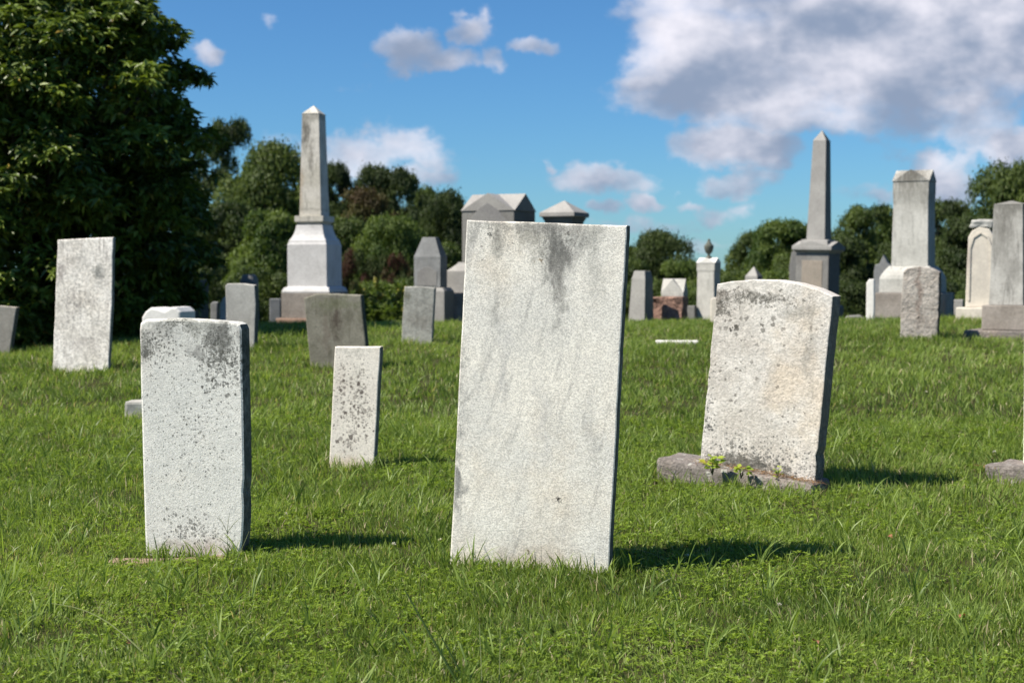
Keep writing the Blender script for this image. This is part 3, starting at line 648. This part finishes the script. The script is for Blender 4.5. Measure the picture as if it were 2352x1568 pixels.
def grass():
    parts = []
    def zone(n, y0, y1, p, L, Wd, seg, spread, per=9):
        tx, ty = scatter(n//per, y0, y1, p)
        x = np.repeat(tx, per); y = np.repeat(ty, per); a = rng.uniform(0, 2*np.pi, len(x)); r = np.abs(rng.normal(0, spread, len(x)))
        x = x+r*np.cos(a); y = y+r*np.sin(a)
        lean = fb(x, y, 2.2)*9
        hN = fb(x, y, 1.6, 3); dens = fb(x+50, y+9, 3.1, 3)
        keep = (rng.random(len(x)) < .35+1.5*np.clip(dens-.25, 0, 1)) & ~in_foot(x, y, .004)
        ok = near_foot(x, y)
        ln = L*(.55+.95*hN)*rng.lognormal(0, .28, len(x)); ln[ok] *= 1.15
        az = np.where(rng.random(len(x)) < .55, a, lean); bend = np.clip(np.abs(rng.normal(.5, .28, len(x))), .03, .95)
        tv = np.clip(.50*fb(x+7, y+3, .9, 3)+.5*rng.random(len(x)), 0, .86); tv[rng.random(len(x)) < .055] = .99
        wdt = Wd*rng.uniform(.6, 1.35, len(x))
        k = keep; parts.append(blades(x[k], y[k], ln[k], wdt[k], az[k], bend[k], tv[k], seg))
    zone(250000, 3.2, 5.8, .9, .033, .0034, 3, .022)
    zone(230000, 5.6, 9.4, .85, .042, .0045, 2, .026)
    zone(270000, 9.2, 19.8, .85, .056, .0072, 2, .035)
    # broad crabgrass tufts
    n = 620; tx, ty = scatter(n, 3.3, 9, .75); x = np.repeat(tx, 7)+rng.normal(0, .012, n*7); y = np.repeat(ty, 7)+rng.normal(0, .012, n*7)
    k = ~in_foot(x, y, .004)
    parts.append(blades(x[k], y[k], rng.uniform(.07, .15, k.sum()), rng.uniform(.004, .008, k.sum()), rng.uniform(0, 6.28, k.sum()), rng.uniform(.3, .9, k.sum()), rng.uniform(.2, .7, k.sum()), 4))
    # longer fringe where the mower misses, along the feet of the near stones
    for (X, Y, a, x0, x1, y0, y1) in FOOT:
        if Y > 16 or x1-x0 < .05: continue
        nn = int((x1-x0)*(420 if Y < 8 else 160)); lx = rng.uniform(x0-.03, x1+.03, nn)
        side = rng.random(nn); ly = np.where(side < .7, y0-rng.uniform(.004, .04, nn), y1+rng.uniform(.004, .04, nn))
        e = rng.random(nn) < .15; lx = np.where(e, x1+rng.uniform(.005, .03, nn), lx); ly = np.where(e, rng.uniform(y0, y1, nn), ly)
        wx = X+lx*math.cos(a)+ly*math.sin(a); wy = Y-lx*math.sin(a)+ly*math.cos(a)
        k = ~in_foot(wx, wy, .003); wx, wy = wx[k], wy[k]; nn = len(wx)
        parts.append(blades(wx, wy, rng.uniform(.035, .095, nn)*rng.choice([.7, 1, 1.1], nn), rng.uniform(.003, .0055, nn), rng.uniform(0, 6.28, nn), rng.uniform(.1, .7, nn), rng.uniform(.1, .85, nn), 3))
    V_, Fc, ti = join(parts)
    m = leaf_mat('grass_blades', (.064, .118, .018), (.260, .345, .080), (.46, .40, .24), .42, .45, .3)
    o = link('grass', np_mesh('grass', V_, Fc, 0, ti), m); tag(o, 'short mown green grass covering the cemetery hill', 'grass', kind='stuff')
grass()

def leafset(P, D, Nn, L, Wd, tint, fold=.25):
    """folded leaf = 2 triangles. P base, D direction, Nn normal (n,3)"""
    D = D/np.linalg.norm(D, axis=1, keepdims=True); S = np.cross(D, Nn); S /= np.maximum(1e-6, np.linalg.norm(S, axis=1, keepdims=True)); N2 = np.cross(S, D)
    L = np.asarray(L)[:, None]; Wd = np.asarray(Wd)[:, None]
    mid = P+D*L*.48
    A = P; B = P+D*L-N2*L*.10; l = mid-S*Wd*.5+N2*Wd*fold; r = mid+S*Wd*.5+N2*Wd*fold
    n = len(P); V_ = np.stack([A, r, B, l], 1).reshape(-1, 3); b = (np.arange(n)*4)[:, None]
    T_ = np.concatenate([b+np.array([[0, 1, 2]]), b+np.array([[0, 2, 3]])], 0)
    return V_, T_, np.tile(tint, 2)
def rnd_dir(n):
    v = rng.normal(size=(n, 3)); return v/np.linalg.norm(v, axis=1, keepdims=True)

def ground_cover():
    n = 42000; x, y = scatter(n, 3.3, 9.5, .8)
    k = (fb(x+11, y+4, 1.7, 3) > .44-.12*sstep(-y, -5., -3.9)) & ~in_foot(x, y, .01); x, y = x[k], y[k]; n = len(x); per = 6
    X = np.repeat(x, per); Y = np.repeat(y, per); a = rng.uniform(0, 6.28, n*per)
    z = np.repeat(gz(x, y)+rng.uniform(.006, .036, n), per)
    P = np.stack([X, Y, z], 1); D = np.stack([np.cos(a), np.sin(a), rng.uniform(-.1, .75, n*per)], 1)
    Nn = np.tile([0, 0, 1.], (n*per, 1))+rng.normal(0, .25, (n*per, 3))
    V_, T_, ti = leafset(P, D, Nn, rng.uniform(.009, .020, n*per), np.repeat(rng.choice([.0035, .005, .010], n, p=[.5, .35, .15]), per), np.repeat(rng.uniform(0, .85, n), per))
    m = leaf_mat('cover_leaves', (.13, .21, .020), (.24, .33, .045), None, .4, .45, .4)
    tag(link('ground_cover', np_mesh('ground_cover', V_, T_, 3, ti), m), 'low bright green clover and creeping weeds among the lawn grass', 'ground cover', kind='stuff')
ground_cover()

# ------------------------------------------------------------------ trees
def tube(bm, pts, rads, seg=7):
    rings = []
    for i, (p, r) in enumerate(zip(pts, rads)):
        d_ = (Vector(pts[min(i+1, len(pts)-1)])-Vector(pts[max(i-1, 0)])).normalized()
        s = d_.cross(Vector((0.31, 1, 0.17))).normalized(); t_ = d_.cross(s)
        rings.append([bm.verts.new(Vector(p)+s*r*math.cos(2*math.pi*k/seg)+t_*r*math.sin(2*math.pi*k/seg)) for k in range(seg)])
    for a, b in zip(rings, rings[1:]):
        for k in range(seg): bm.faces.new((a[k], a[(k+1) % seg], b[(k+1) % seg], b[k]))
    bm.faces.new(rings[0]); bm.faces.new(rings[-1])
m_bark, t = mat_new('bark'); oc = t.new('ShaderNodeTexCoord').outputs['Object']
finish(t, t.mix(t.noise(t.v('MULTIPLY', oc, (8, 8, 1.5)), 3, 5, .6), (.05, .04, .03), (.14, .115, .09)), .95, t.noise(t.v('MULTIPLY', oc, (8, 8, 1.5)), 5, 5, .6), .8, .02, .1)

def trunk_mesh(h, lobes, r0, seed=0, nl=14):
    bm = bmesh.new(); rn = random.Random(seed); pts = [(0, 0, -.6)]; 
    for i in range(1, 7): pts.append((rn.gauss(0, .03)*h*.3, rn.gauss(0, .03)*h*.3, h*.75*i/6))
    tube(bm, pts, [r0*1.25]+[r0*(1-.13*i) for i in range(6)], 9)
    for (c, r) in lobes[:nl]:
        k = rn.randint(1, 4); a = Vector(pts[k]); b = Vector(c); mid = a.lerp(b, .5)+Vector((0, 0, -.08*h*rn.random()))
        tube(bm, [a, mid, b], [r0*.45, r0*.25, r0*.06], 5)
    me = mb(bm, 'trunk'); return me

def crown_lobes(h, rad, base, nlobe, shape, seed):
    rn = random.Random(seed); L = []
    for i in range(nlobe):
        for _ in range(30):
            u = rn.random(); zz = base+(h-base)*u; f_ = shape(u)*rad
            a = rn.random()*2*math.pi; rr = f_*(.35+.65*math.sqrt(rn.random()))*(1.28 if rn.random() < .16 else 1); lr = rad*rn.uniform(.15, .30)*(1-.25*u)
            c = (rr*.78*math.cos(a), rr*.78*math.sin(a), min(zz, h-lr*.8))
            if all((Vector(c)-Vector(q)).length > .5*lr for q, _ in L): break
        L.append((c, lr))
    return L
def far_crown(h, rad, base, nlobe, nleaf, lsz, shape, seed):
    lobes = crown_lobes(h, rad, base, nlobe, shape, seed)
    C = np.array([c for c, _ in lobes]); Rr = np.array([r for _, r in lobes]); w = Rr**2/np.sum(Rr**2)
    li = rng.choice(len(lobes), nleaf, p=w); dv = rnd_dir(nleaf); dv[:, 2] = np.where(dv[:, 2] < -.3, -dv[:, 2]*.7, dv[:, 2]); dv /= np.linalg.norm(dv, axis=1, keepdims=True)
    bump = .78+.5*np.array(fb(dv[:, 0]*2+li*3.1, dv[:, 2]*2+dv[:, 1]*1.7+li, 1.6, 3))
    rr = Rr[li]*bump*np.where(rng.random(nleaf) < .07, rng.uniform(1.05, 1.35, nleaf), rng.uniform(.78, 1.06, nleaf))
    P = C[li]+dv*rr[:, None]*np.array([1.05, 1.05, .82])
    Nn = dv+rng.normal(0, .55, (nleaf, 3)); D = rnd_dir(nleaf)*1+np.array([0, 0, -.25]); D -= Nn*(np.sum(D*Nn, 1)/np.maximum(.2, np.sum(Nn*Nn, 1)))[:, None]
    tint = np.clip(.3*rng.random(nleaf)+.65*rng.random(len(lobes))[li], 0, .88)
    V_, T_, ti = leafset(P, D, Nn, lsz*rng.uniform(.7, 1.4, nleaf), lsz*.62*rng.uniform(.7, 1.3, nleaf), tint, .15)
    return V_, T_, ti, lobes
round_ = lambda u: .8 if u < .35 else max(.12, 1-((u-.5)/.52)**2)**.55
broad_ = lambda u: 1-abs(u-.35)**2*1.7
cone_ = lambda u: 1-.75*u

LM = {'dark': leaf_mat('leaves_dark', (.021, .036, .010), (.064, .092, .022), None, .3, .55, .25),
      'mid': leaf_mat('leaves_mid', (.030, .054, .012), (.095, .130, .028), None, .32, .55, .25),
      'light': leaf_mat('leaves_light', (.038, .072, .014), (.12, .165, .034), None, .35, .55, .25),
      'russet': leaf_mat('leaves_russet', (.06, .035, .018), (.09, .085, .028), None, .3, .6, .2),
      'red': leaf_mat('leaves_red', (.07, .018, .018), (.05, .07, .02), None, .3, .6, .2)}
PROTO = {}
def proto(kind, i):
    if (kind, i) not in PROTO:
        sh = {'tree': round_, 'broad': broad_, 'shrub': broad_}[kind]
        h, rad, base, nl, nf, ls = {'tree': (12, 4.6, .2, 120, 62000, .21), 'broad': (12, 6.5, .2, 150, 80000, .22), 'shrub': (4, 2.6, .0, 50, 26000, .10)}[kind]
        V_, T_, ti, lobes = far_crown(h, rad, base, nl, nf, ls, sh, 100+i*7+len(kind))
        PROTO[(kind, i)] = (np_mesh('crown', V_, T_, 3, ti), trunk_mesh(h, lobes, h*.014, i), h, rad)
    return PROTO[(kind, i)]
cnt = {}
def tree(px, py_top, wpx, Y, kind, i, mt, label, name, cat, group):
    cm, tm, h, rad = proto(kind, i); x = tang(px, 600)[0]*Y; z = gzf(x, Y); top = CAMZ+tang(px, py_top)[1]*Y
    o = bpy.data.objects.new(name, None); col.objects.link(o); tag(o, label, cat, group)
    o.location = (x, Y, z-.1); sz = (top-z)/h*1.02; sx = wpx*Y/F/2/rad*1.42
    o.rotation_euler = (0, 0, (px*7.3) % 6.28); 
    c = bpy.data.objects.new('crown', cm.copy() if False else cm); col.objects.link(c); c.parent = o; c.scale = (sx, sx, sz)
    if not cm.materials: cm.materials.append(LM['mid'])
    c.material_slots[0].link = 'OBJECT'; c.material_slots[0].material = LM[mt]
    k = bpy.data.objects.new('trunk' if cat == 'tree' else 'stem', tm); col.objects.link(k); k.parent = o; k.scale = (sx, sx, sz)
    if not tm.materials: tm.materials.append(m_bark)
TG = 'trees along the valley beyond the graves'
TR = [(525,288,150,62,'tree',0,'dark','dark tree highest on the slope beside the big near tree'),
 (640,342,250,52,'broad',0,'mid','broad olive tree behind the left obelisk'),
 (768,385,90,66,'tree',1,'dark','dark narrow tree right behind the left obelisk shaft'),
 (535,470,170,44,'tree',2,'dark','shadowy tree between the big near tree and the left obelisk'),
 (625,490,190,38,'tree',1,'light','lighter green tree just left of the left obelisk pedestal'),
 (858,390,110,66,'tree',2,'dark','dark domed tree right of the left obelisk, left one of two domes'),
 (915,396,120,66,'tree',0,'dark','dark domed tree right of the left obelisk, right one of two domes'),
 (835,440,150,58,'tree',0,'russet','russet tinged tree under the two dark domes'),
 (1025,446,150,58,'broad',0,'dark','dark tree just left of the large gabled monument'),
 (790,505,150,42,'tree',2,'mid','green tree low behind the left obelisk pedestal'),
 (900,500,190,40,'broad',1,'light','light green bushy tree behind the small carved monument'),
 (1010,560,150,36,'tree',1,'mid','green tree hidden low behind the carved monument'),
 (1150,520,170,55,'broad',1,'dark','dark tree behind the largest slab'),
 (1300,560,170,55,'tree',2,'mid','tree hidden behind the largest slab and the pyramid cap'),
 (1520,536,190,56,'broad',0,'dark','dark rounded tree just right of the largest slab'),
 (1440,600,130,44,'tree',1,'mid','small green tree touching the right edge of the largest slab'),
 (1575,600,130,42,'tree',0,'light','lighter tree below the dip in the treeline'),
 (1732,538,120,54,'tree',2,'mid','green tree right of the urn marker'),
 (1790,512,160,50,'tree',1,'light','pale feathery tree left of the right obelisk'),
 (1990,478,170,50,'tree',0,'mid','tall green tree between the right obelisk and the gabled pillar'),
 (1930,545,140,44,'tree',2,'dark','dark tree just right of the right obelisk pedestal'),
 (1840,590,150,44,'broad',1,'mid','low tree behind the right obelisk pedestal'),
 (2165,468,150,48,'tree',1,'dark','dark pointed tree right of the gabled pillar'),
 (2310,384,220,46,'broad',0,'mid','tallest tree at the right edge with sky showing through'),
 (2230,500,150,40,'tree',2,'dark','dark tree behind the cream tablet'),
 (2080,560,150,42,'broad',1,'dark','dark tree behind the gabled pillar'),
 (2380,520,170,38,'tree',0,'dark','dark tree behind the weathered pillar at the right edge')]
TR += [(735,430,150,70,'tree',1,'mid','far tree peeping right behind the left obelisk shaft'),(985,440,120,72,'tree',2,'mid','far tree between the two domes and the gabled monument'),
 (1790,560,170,66,'broad',0,'mid','far tree filling behind the pale feathery tree'),(1835,520,120,64,'tree',0,'mid','far tree just left of the right obelisk shaft'),(1460,570,120,66,'tree',2,'mid','far tree at the right edge of the largest slab'),
 (2040,500,110,60,'tree',2,'light','pale tree just left of the gabled pillar shaft'),(470,520,240,78,'broad',1,'dark','far wooded slope tree behind the big near tree'),(590,420,220,80,'broad',0,'dark','far dark tree left of the left obelisk shaft'),
 (700,450,200,76,'broad',1,'dark','far dark tree directly behind the left obelisk'),(830,470,220,78,'broad',0,'mid','far tree below the russet tree'),(960,480,200,76,'broad',1,'dark','far dark tree behind the gap left of the gabled monument'),
 (1080,490,200,74,'broad',0,'mid','far tree behind the large gabled monument'),(1640,622,200,76,'broad',1,'mid','far low tree in the dip behind the urn marker'),(1880,560,220,72,'broad',0,'mid','far tree behind the right obelisk die'),
 (2080,540,220,70,'broad',1,'mid','far tree behind the gabled pillar shaft'),(2200,530,200,72,'broad',0,'dark','far dark tree right of the gabled pillar')]
for a in TR: tree(*a[:7], a[7], 'tree', 'tree', TG)
SG = 'shrubs on the slope behind the monuments'
SH = [(480,600,170,28,'dark','shadowed shrub under the right side of the big near tree'),(590,610,190,29,'mid','green shrub left of the left obelisk pedestal'),
 (700,640,150,30,'dark','dark shrub behind the left obelisk pedestal'),(820,570,110,28,'red','reddish sumac shrub right of the left obelisk'),(905,580,100,29,'red','reddish shrub just left of the carved monument'),
 (860,640,130,26,'light','yellow green shrub at the lawn edge right of the left obelisk'),(950,630,120,26,'mid','green shrub behind the small upright grey slab'),
 (1040,620,120,30,'mid','shrub beside the base of the large gabled monument'),(1490,640,150,30,'mid','shrub behind the plain tapered block'),(1580,650,150,29,'light','light shrub behind the pink block'),
 (1690,620,190,32,'mid','shrub between the urn marker and the pyramid tip'),(1790,620,160,31,'light','pale shrub left of the right obelisk pedestal'),(1950,640,170,30,'dark','dark shrub right of the right obelisk pedestal'),
 (2060,650,120,29,'mid','shrub behind the pointed grey stone'),(2180,640,150,29,'dark','dark shrub between the pillar and the cream tablet'),(2230,660,110,27,'light','light shrub left of the cream tablet'),(2340,640,150,29,'dark','shrub at the right edge behind the weathered pillar')]
for n_, a in enumerate(SH): tree(*a[:4], 'shrub', n_ % 3, a[4], a[5], 'shrub', 'shrub', SG)

# goldenrod: upright stems with yellow plumes
m_stem = leaf_mat('stem_green', (.05, .09, .02), (.08, .13, .03)); m_gold = leaf_mat('goldenrod_bloom', (.24, .22, .03), (.34, .30, .05), None, .3)
def goldenrod(px, py, Y):
    x = tang(px, 600)[0]*Y; z = gzf(x, Y); top = CAMZ+tang(px, py)[1]*Y-z
    o = empty('goldenrod', (x, Y, z), 0, 'yellow flowering weed clump on the slope right of the left obelisk', 'wildflower', 'goldenrod clumps right of the left obelisk')
    n = 900; s = rng.integers(0, 14, n); sx = rng.normal(0, .28, 14); sy = rng.normal(0, .28, 14); sh = rng.uniform(.75, 1, 14)
    h = rng.uniform(.2, .93, n)*top*sh[s]; P = np.stack([sx[s], sy[s], h], 1); D = rnd_dir(n); D[:, 2] = np.abs(D[:, 2])*.6
    V_, T_, ti = leafset(P, D, rnd_dir(n)+[0, 0, 1.5], rng.uniform(.07, .14, n), rng.uniform(.02, .035, n), rng.random(n)*.85)
    link('foliage', np_mesh('foliage', V_, T_, 3, ti), LM['light'], o)
    for q in range(3):
        hh = top*sh[q]; bm = bmesh.new(); rn = random.Random(q+int(px)); dx = rn.uniform(-.06, .06)
        tube(bm, [(sx[q], sy[q], hh*.88), (sx[q]+dx*.5, sy[q], hh*.94), (sx[q]+dx, sy[q], hh*1.0), (sx[q]+dx*1.8, sy[q], hh*1.03)], [.012, .045, .03, .006], 9)
        bmesh.ops.subdivide_edges(bm, edges=bm.edges[:], cuts=2)
        for v in bm.verts: v.co += Vector([rn.gauss(0, .012) for _ in range(3)])
        link('flower_head', mb(bm, 'flower_head'), m_gold, o)
for px, py, Y in ((862, 655, 22.5), (885, 640, 23.5), (905, 625, 24), (880, 690, 21.8), (940, 668, 22.6), (848, 690, 22)): goldenrod(px, py, Y)

# the big dark tree at left
def big_tree():
    Yt = 16.6; x = tang(85, 600)[0]*Yt; z = gzf(x, Yt)
    o = empty('tree', (x, Yt, z), 0, 'big dense dark green tree filling the left edge, leaves reaching the ground', 'tree')
    rn = random.Random(5); lob = []
    prof = [(0, 1.6), (.3, 1.88), (.8, 2.0), (1.6, 2.06), (2.2, 2.15), (2.8, 2.12), (3.3, 1.95), (3.7, 1.72), (4.05, 1.4), (4.35, .8), (4.55, .2)]
    def R_(h): return float(np.interp(h, [p[0] for p in prof], [p[1] for p in prof]))
    for i in range(300):
        h = rn.uniform(.15, 4.35); a = rn.random()*2*math.pi; r = R_(h)*rn.uniform(.72, .98)-.12
        lob.append(((r*math.cos(a), r*math.sin(a), h), rn.uniform(.20, .38)))
    C = np.array([c for c, _ in lob]); Rr = np.array([q for _, q in lob])
    ncl = 9500; li = rng.choice(len(lob), ncl, p=Rr**2/np.sum(Rr**2)); dv = rnd_dir(ncl); dv[:, 2] = np.abs(dv[:, 2])*.9-.25
    P = C[li]+dv*Rr[li][:, None]*rng.uniform(.55, 1.1, ncl)[:, None]
    # inner fill
    nin = 6500; h = rng.uniform(.05, 4.2, nin); a = rng.uniform(0, 6.28, nin); r = np.interp(h, [p[0] for p in prof], [p[1] for p in prof])*rng.uniform(.3, .85, nin)
    P = np.concatenate([P, np.stack([r*np.cos(a), r*np.sin(a), h], 1)]); P[:, 2] = np.maximum(P[:, 2], .03)
    tl = np.concatenate([rng.random(len(lob))[li], rng.random(nin)]); per = 8; n = len(P)*per
    az = rng.uniform(0, 6.28, n); out = P/np.maximum(.3, np.linalg.norm(P[:, :2], axis=1, keepdims=True)); out[:, 2] = 0; out = np.repeat(out, per, 0)
    D = np.stack([np.cos(az), np.sin(az), rng.uniform(-1.2, .35, n)], 1)+out*.55
    Nn = np.tile([0, 0, 1.], (n, 1))+rng.normal(0, .35, (n, 3))+out*.35
    Pb = np.repeat(P, per, 0)+rng.normal(0, .015, (n, 3))
    tint = np.clip(.45*np.repeat(tl, per)+.5*rng.random(n), 0, .89); tint[rng.random(n) < .012] = .98
    V_, T_, ti = leafset(Pb, D, Nn, rng.uniform(.10, .165, n), rng.uniform(.034, .054, n), tint, .22)
    m = leaf_mat('big_tree_leaves', (.028, .054, .010), (.165, .225, .034), (.34, .24, .05), .25, .42, .4)
    link('crown', np_mesh('crown', V_, T_, 3, ti), m, o)
    link('trunk', trunk_mesh(4.4, [(c, q) for c, q in lob if True], .16, 3, 60), m_bark, o)
    # low twigs hanging in front of the tan slab
    return o
big_tree()

# ------------------------------------------------------------------ small plants
m_yg = leaf_mat('weed_leaves', (.20, .30, .03), (.38, .46, .06), (.50, .40, .05), .4)
def weed(label, px, py, Y, nl, ls, h, seed):
    p = at(px, py, Y); rn = random.Random(seed)
    o = empty('weed', p, 0, label, 'weed', 'weeds growing on the arched slab base')
    bm = bmesh.new(); tips = []
    for i in range(nl):
        a = rn.random()*6.28; r = rn.uniform(.2, 1)*ls*.9; hh = h*rn.uniform(.25, 1); tip = (r*math.cos(a), r*math.sin(a)*.6-.01, hh)
        tube(bm, [(0, 0, -.015), (tip[0]*.4, tip[1]*.4, hh*.6), tip], [.0018, .0014, .001], 4); tips.append((tip, a))
    link('stem', mb(bm, 'stem'), m_stem, o)
    P = []; D = []
    for (tp, a) in tips:
        for k in range(3):
            b = a+(k-1)*1.1+rn.gauss(0, .2); P.append(tp); D.append((math.cos(b), math.sin(b)-.3, rn.uniform(-.2, .5)))
    n = len(P); V_, T_, ti = leafset(np.array(P), np.array(D), np.tile([0, -.5, 1.], (n, 1))+rng.normal(0, .2, (n, 3)), np.full(n, ls)*rng.uniform(.7, 1.2, n), np.full(n, ls*.8), rng.random(n)*.95, .1)
    link('foliage', np_mesh('foliage', V_, T_, 3, ti), m_yg, o)
weed('largest yellow-green weed clump at the left foot of the arched slab', 1636, 1084, Ya-.07, 12, .040, .085, 1)
weed('middle yellow-green weed at the foot of the arched slab', 1702, 1092, Ya-.12, 6, .032, .05, 2)
weed('smallest weed sprig at the right foot of the arched slab', 1786, 1104, Ya-.15, 7, .018, .075, 3)

# dry needles on the arched slab's base and by the front-left stone
def litter():
    P, D = [], []
    for (f, x0, x1, y0, y1, z, n) in ((fa, -.3, .36, -.08, -.01, .02, 420), (fr_, -.3, 0, -.14, -.02, .08, 60)):
        lx = rng.uniform(x0, x1, n); ly = rng.uniform(y0, y1, n); c, s = math.cos(f.a), math.sin(f.a)
        P.append(np.stack([f.X+lx*c+ly*s, f.Y-lx*s+ly*c, np.full(n, f.z+z)+(((zc_+(lx-cx_)*math.tan(tilt_)) if f is fa else 0))+rng.uniform(0, .008, n)], 1))
    P = np.concatenate(P); n = len(P); D = rnd_dir(n); D[:, 2] *= .15
    V_, T_, ti = leafset(P, D, np.tile([0, 0, 1.], (n, 1)), rng.uniform(.015, .045, n), np.full(n, .003), rng.random(n)*.8, .1)
    m = leaf_mat('dry_needles', (.26, .14, .07), (.40, .26, .14), None, .1, .8, .1)
    tag(link('litter', np_mesh('litter', V_, T_, 3, ti), m), 'dry brown needles lying on the stone bases', 'plant litter', kind='stuff')
litter()

# tall seed stems and long leaning blades in the foreground
m_stalk = leaf_mat('seed_stem', (.11, .15, .05), (.20, .22, .09), None, .2)
m_dstalk = leaf_mat('dark_stem', (.018, .036, .008), (.022, .045, .010), None, .05, .8, .1)
def stalk(label, p0, p1, dep, w=.0022, mat=None, head=True, arch=.0, fork=False):
    Y0 = depth_at(*p0) if p0[1] < 1568 else 3.72
    A = at(p0[0], p0[1], Y0); B = at(p1[0], p1[1], Y0+dep); A.z = gzf(A.x, A.y)-.01
    bm = bmesh.new(); pts = []
    n = 9
    for i in range(n+1):
        u = i/n; p = A.lerp(B, u); p.z += arch*math.sin(math.pi*u); pts.append(p-A)
    tube(bm, pts, [w*(1-.55*i/n) for i in range(n+1)], 5)
    if fork:
        tp = pts[-1]
        for dx, dz in ((-.035, .06), (.05, .055), (.008, .07)):
            tube(bm, [tp, tp+Vector((dx*.5, 0, dz*.6)), tp+Vector((dx, .01, dz))], [.0011, .001, .0006], 4)
    o = link('grass_stem', mb(bm, 'grass_stem'), mat or m_stalk)
    a = o.data.attributes.new('tint', 'FLOAT', 'FACE'); a.data.foreach_set('value', np.full(len(o.data.polygons), .5, np.float32))
    o.location = A; tag(o, label, 'grass stem', 'long grass stems in the near lawn'); return o
stalk('long dark blade leaning left from the bottom edge below the largest slab', (1065, 1590), (930, 1355), .25, .0046, m_dstalk, arch=.0)
stalk('shorter dark blade right beside the long leaning one at the bottom edge', (1085, 1590), (1010, 1455), .1, .0036, m_dstalk)
stalk('thin upright stem at the bottom edge left of the other upright', (1108, 1575), (1101, 1430), .1, .0016)
stalk('thin upright stem at the bottom edge, the right one of two', (1146, 1575), (1150, 1425), .1, .0016)
stalk('pale stem arching down to the right in the lower left lawn', (375, 1540), (118, 1385), .5, .0022, None, arch=.05)
stalk('upright dark stem below the front left slab', (457, 1375), (452, 1280), .0, .0022, m_dstalk)
stalk('forked seed stem standing before the front left slab', (522, 1300), (522, 1222), -.02, .0013, fork=True)
stalk('stem leaning right from the foot of the front left slab', (500, 1385), (572, 1220), .1, .0018)
stalk('thin upright stem at far left of the lower lawn', (75, 1470), (72, 1320), .0, .0014)
stalk('pale stem arching over the shadow of the largest slab', (1560, 1300), (1402, 1262), -.03, .0015, arch=.03)
stalk('thin stem in front of the largest slab near its foot', (1243, 1330), (1243, 1255), -.05, .0012, m_dstalk)
stalk('dark diagonal stem in the lawn right of the largest slab', (2260, 1355), (2190, 1290), .05, .002, m_dstalk)

# white clover heads and a few fallen leaves
m_clov = leaf_mat('clover_white', (.60, .58, .52), (.75, .72, .68), None, .3); m_dead = leaf_mat('dead_leaf', (.30, .12, .07), (.42, .22, .12), None, .2)
def clover(px, py):
    Y = depth_at(px, py+12); p = at(px, py, Y); z = gzf(p.x, Y); n = 34; D = rnd_dir(n); D[:, 2] = np.abs(D[:, 2])
    hz = p.z-z
    V_, T_, ti = leafset(D*.003+[0, 0, hz], D, rnd_dir(n), np.full(n, .008), np.full(n, .0045), rng.random(n)*.8)
    o = empty('clover_flower', (p.x, Y, z), 0, 'small white clover flower head poking out of the lawn', 'flower', 'white clover flowers in the lawn')
    link('bloom', np_mesh('bloom', V_, T_, 3, ti), m_clov, o)
    bm = bmesh.new(); tube(bm, [(0, 0, -.01), (.002, 0, hz*.5), (0, 0, hz)], [.0009]*3, 4); link('stem', mb(bm, 'stem'), m_stem, o)
for p in ((564, 1290), (1578, 1276), (1622, 1180), (1628, 1106), (1712, 1112), (2128, 900), (2284, 1038), (2408-140, 1215), (1790, 1390), (1010, 1240), (655, 1180), (904, 1250)): clover(*p)
def dead_leaf(px, py, lab, seed):
    Y = depth_at(px, py); p = at(px, py, Y); p.z = gzf(p.x, p.y)+.025; rn = np.random.default_rng(seed); n = 7
    bm = bmesh.new(); L = .035; vs = []
    for i in range(n):
        u = i/(n-1); w = math.sin(math.pi*u)*.010; c = .012*math.sin(u*2.6)
        vs.append([bm.verts.new((u*L, s*w, c+abs(s)*.004)) for s in (-1, 0, 1)])
    for a, b in zip(vs, vs[1:]):
        for k in (0, 1): bm.faces.new((a[k], a[k+1], b[k+1], b[k]))
    o = link('fallen_leaf', mb(bm, 'fallen_leaf'), m_dead); o.location = p; o.rotation_euler = (.4, .3, seed)
    tag(o, lab, 'leaf', 'fallen leaves in the lawn')
dead_leaf(283, 1502, 'orange-brown fallen leaf in the lower left lawn', 1); dead_leaf(1880, 1500, 'reddish fallen leaf in the lower lawn right of centre, lower one', 2); dead_leaf(2218, 1432, 'dark red fallen leaf in the lower right lawn', 4); dead_leaf(2040, 1245, 'brown fallen leaf below the arched slab shadow', 5)
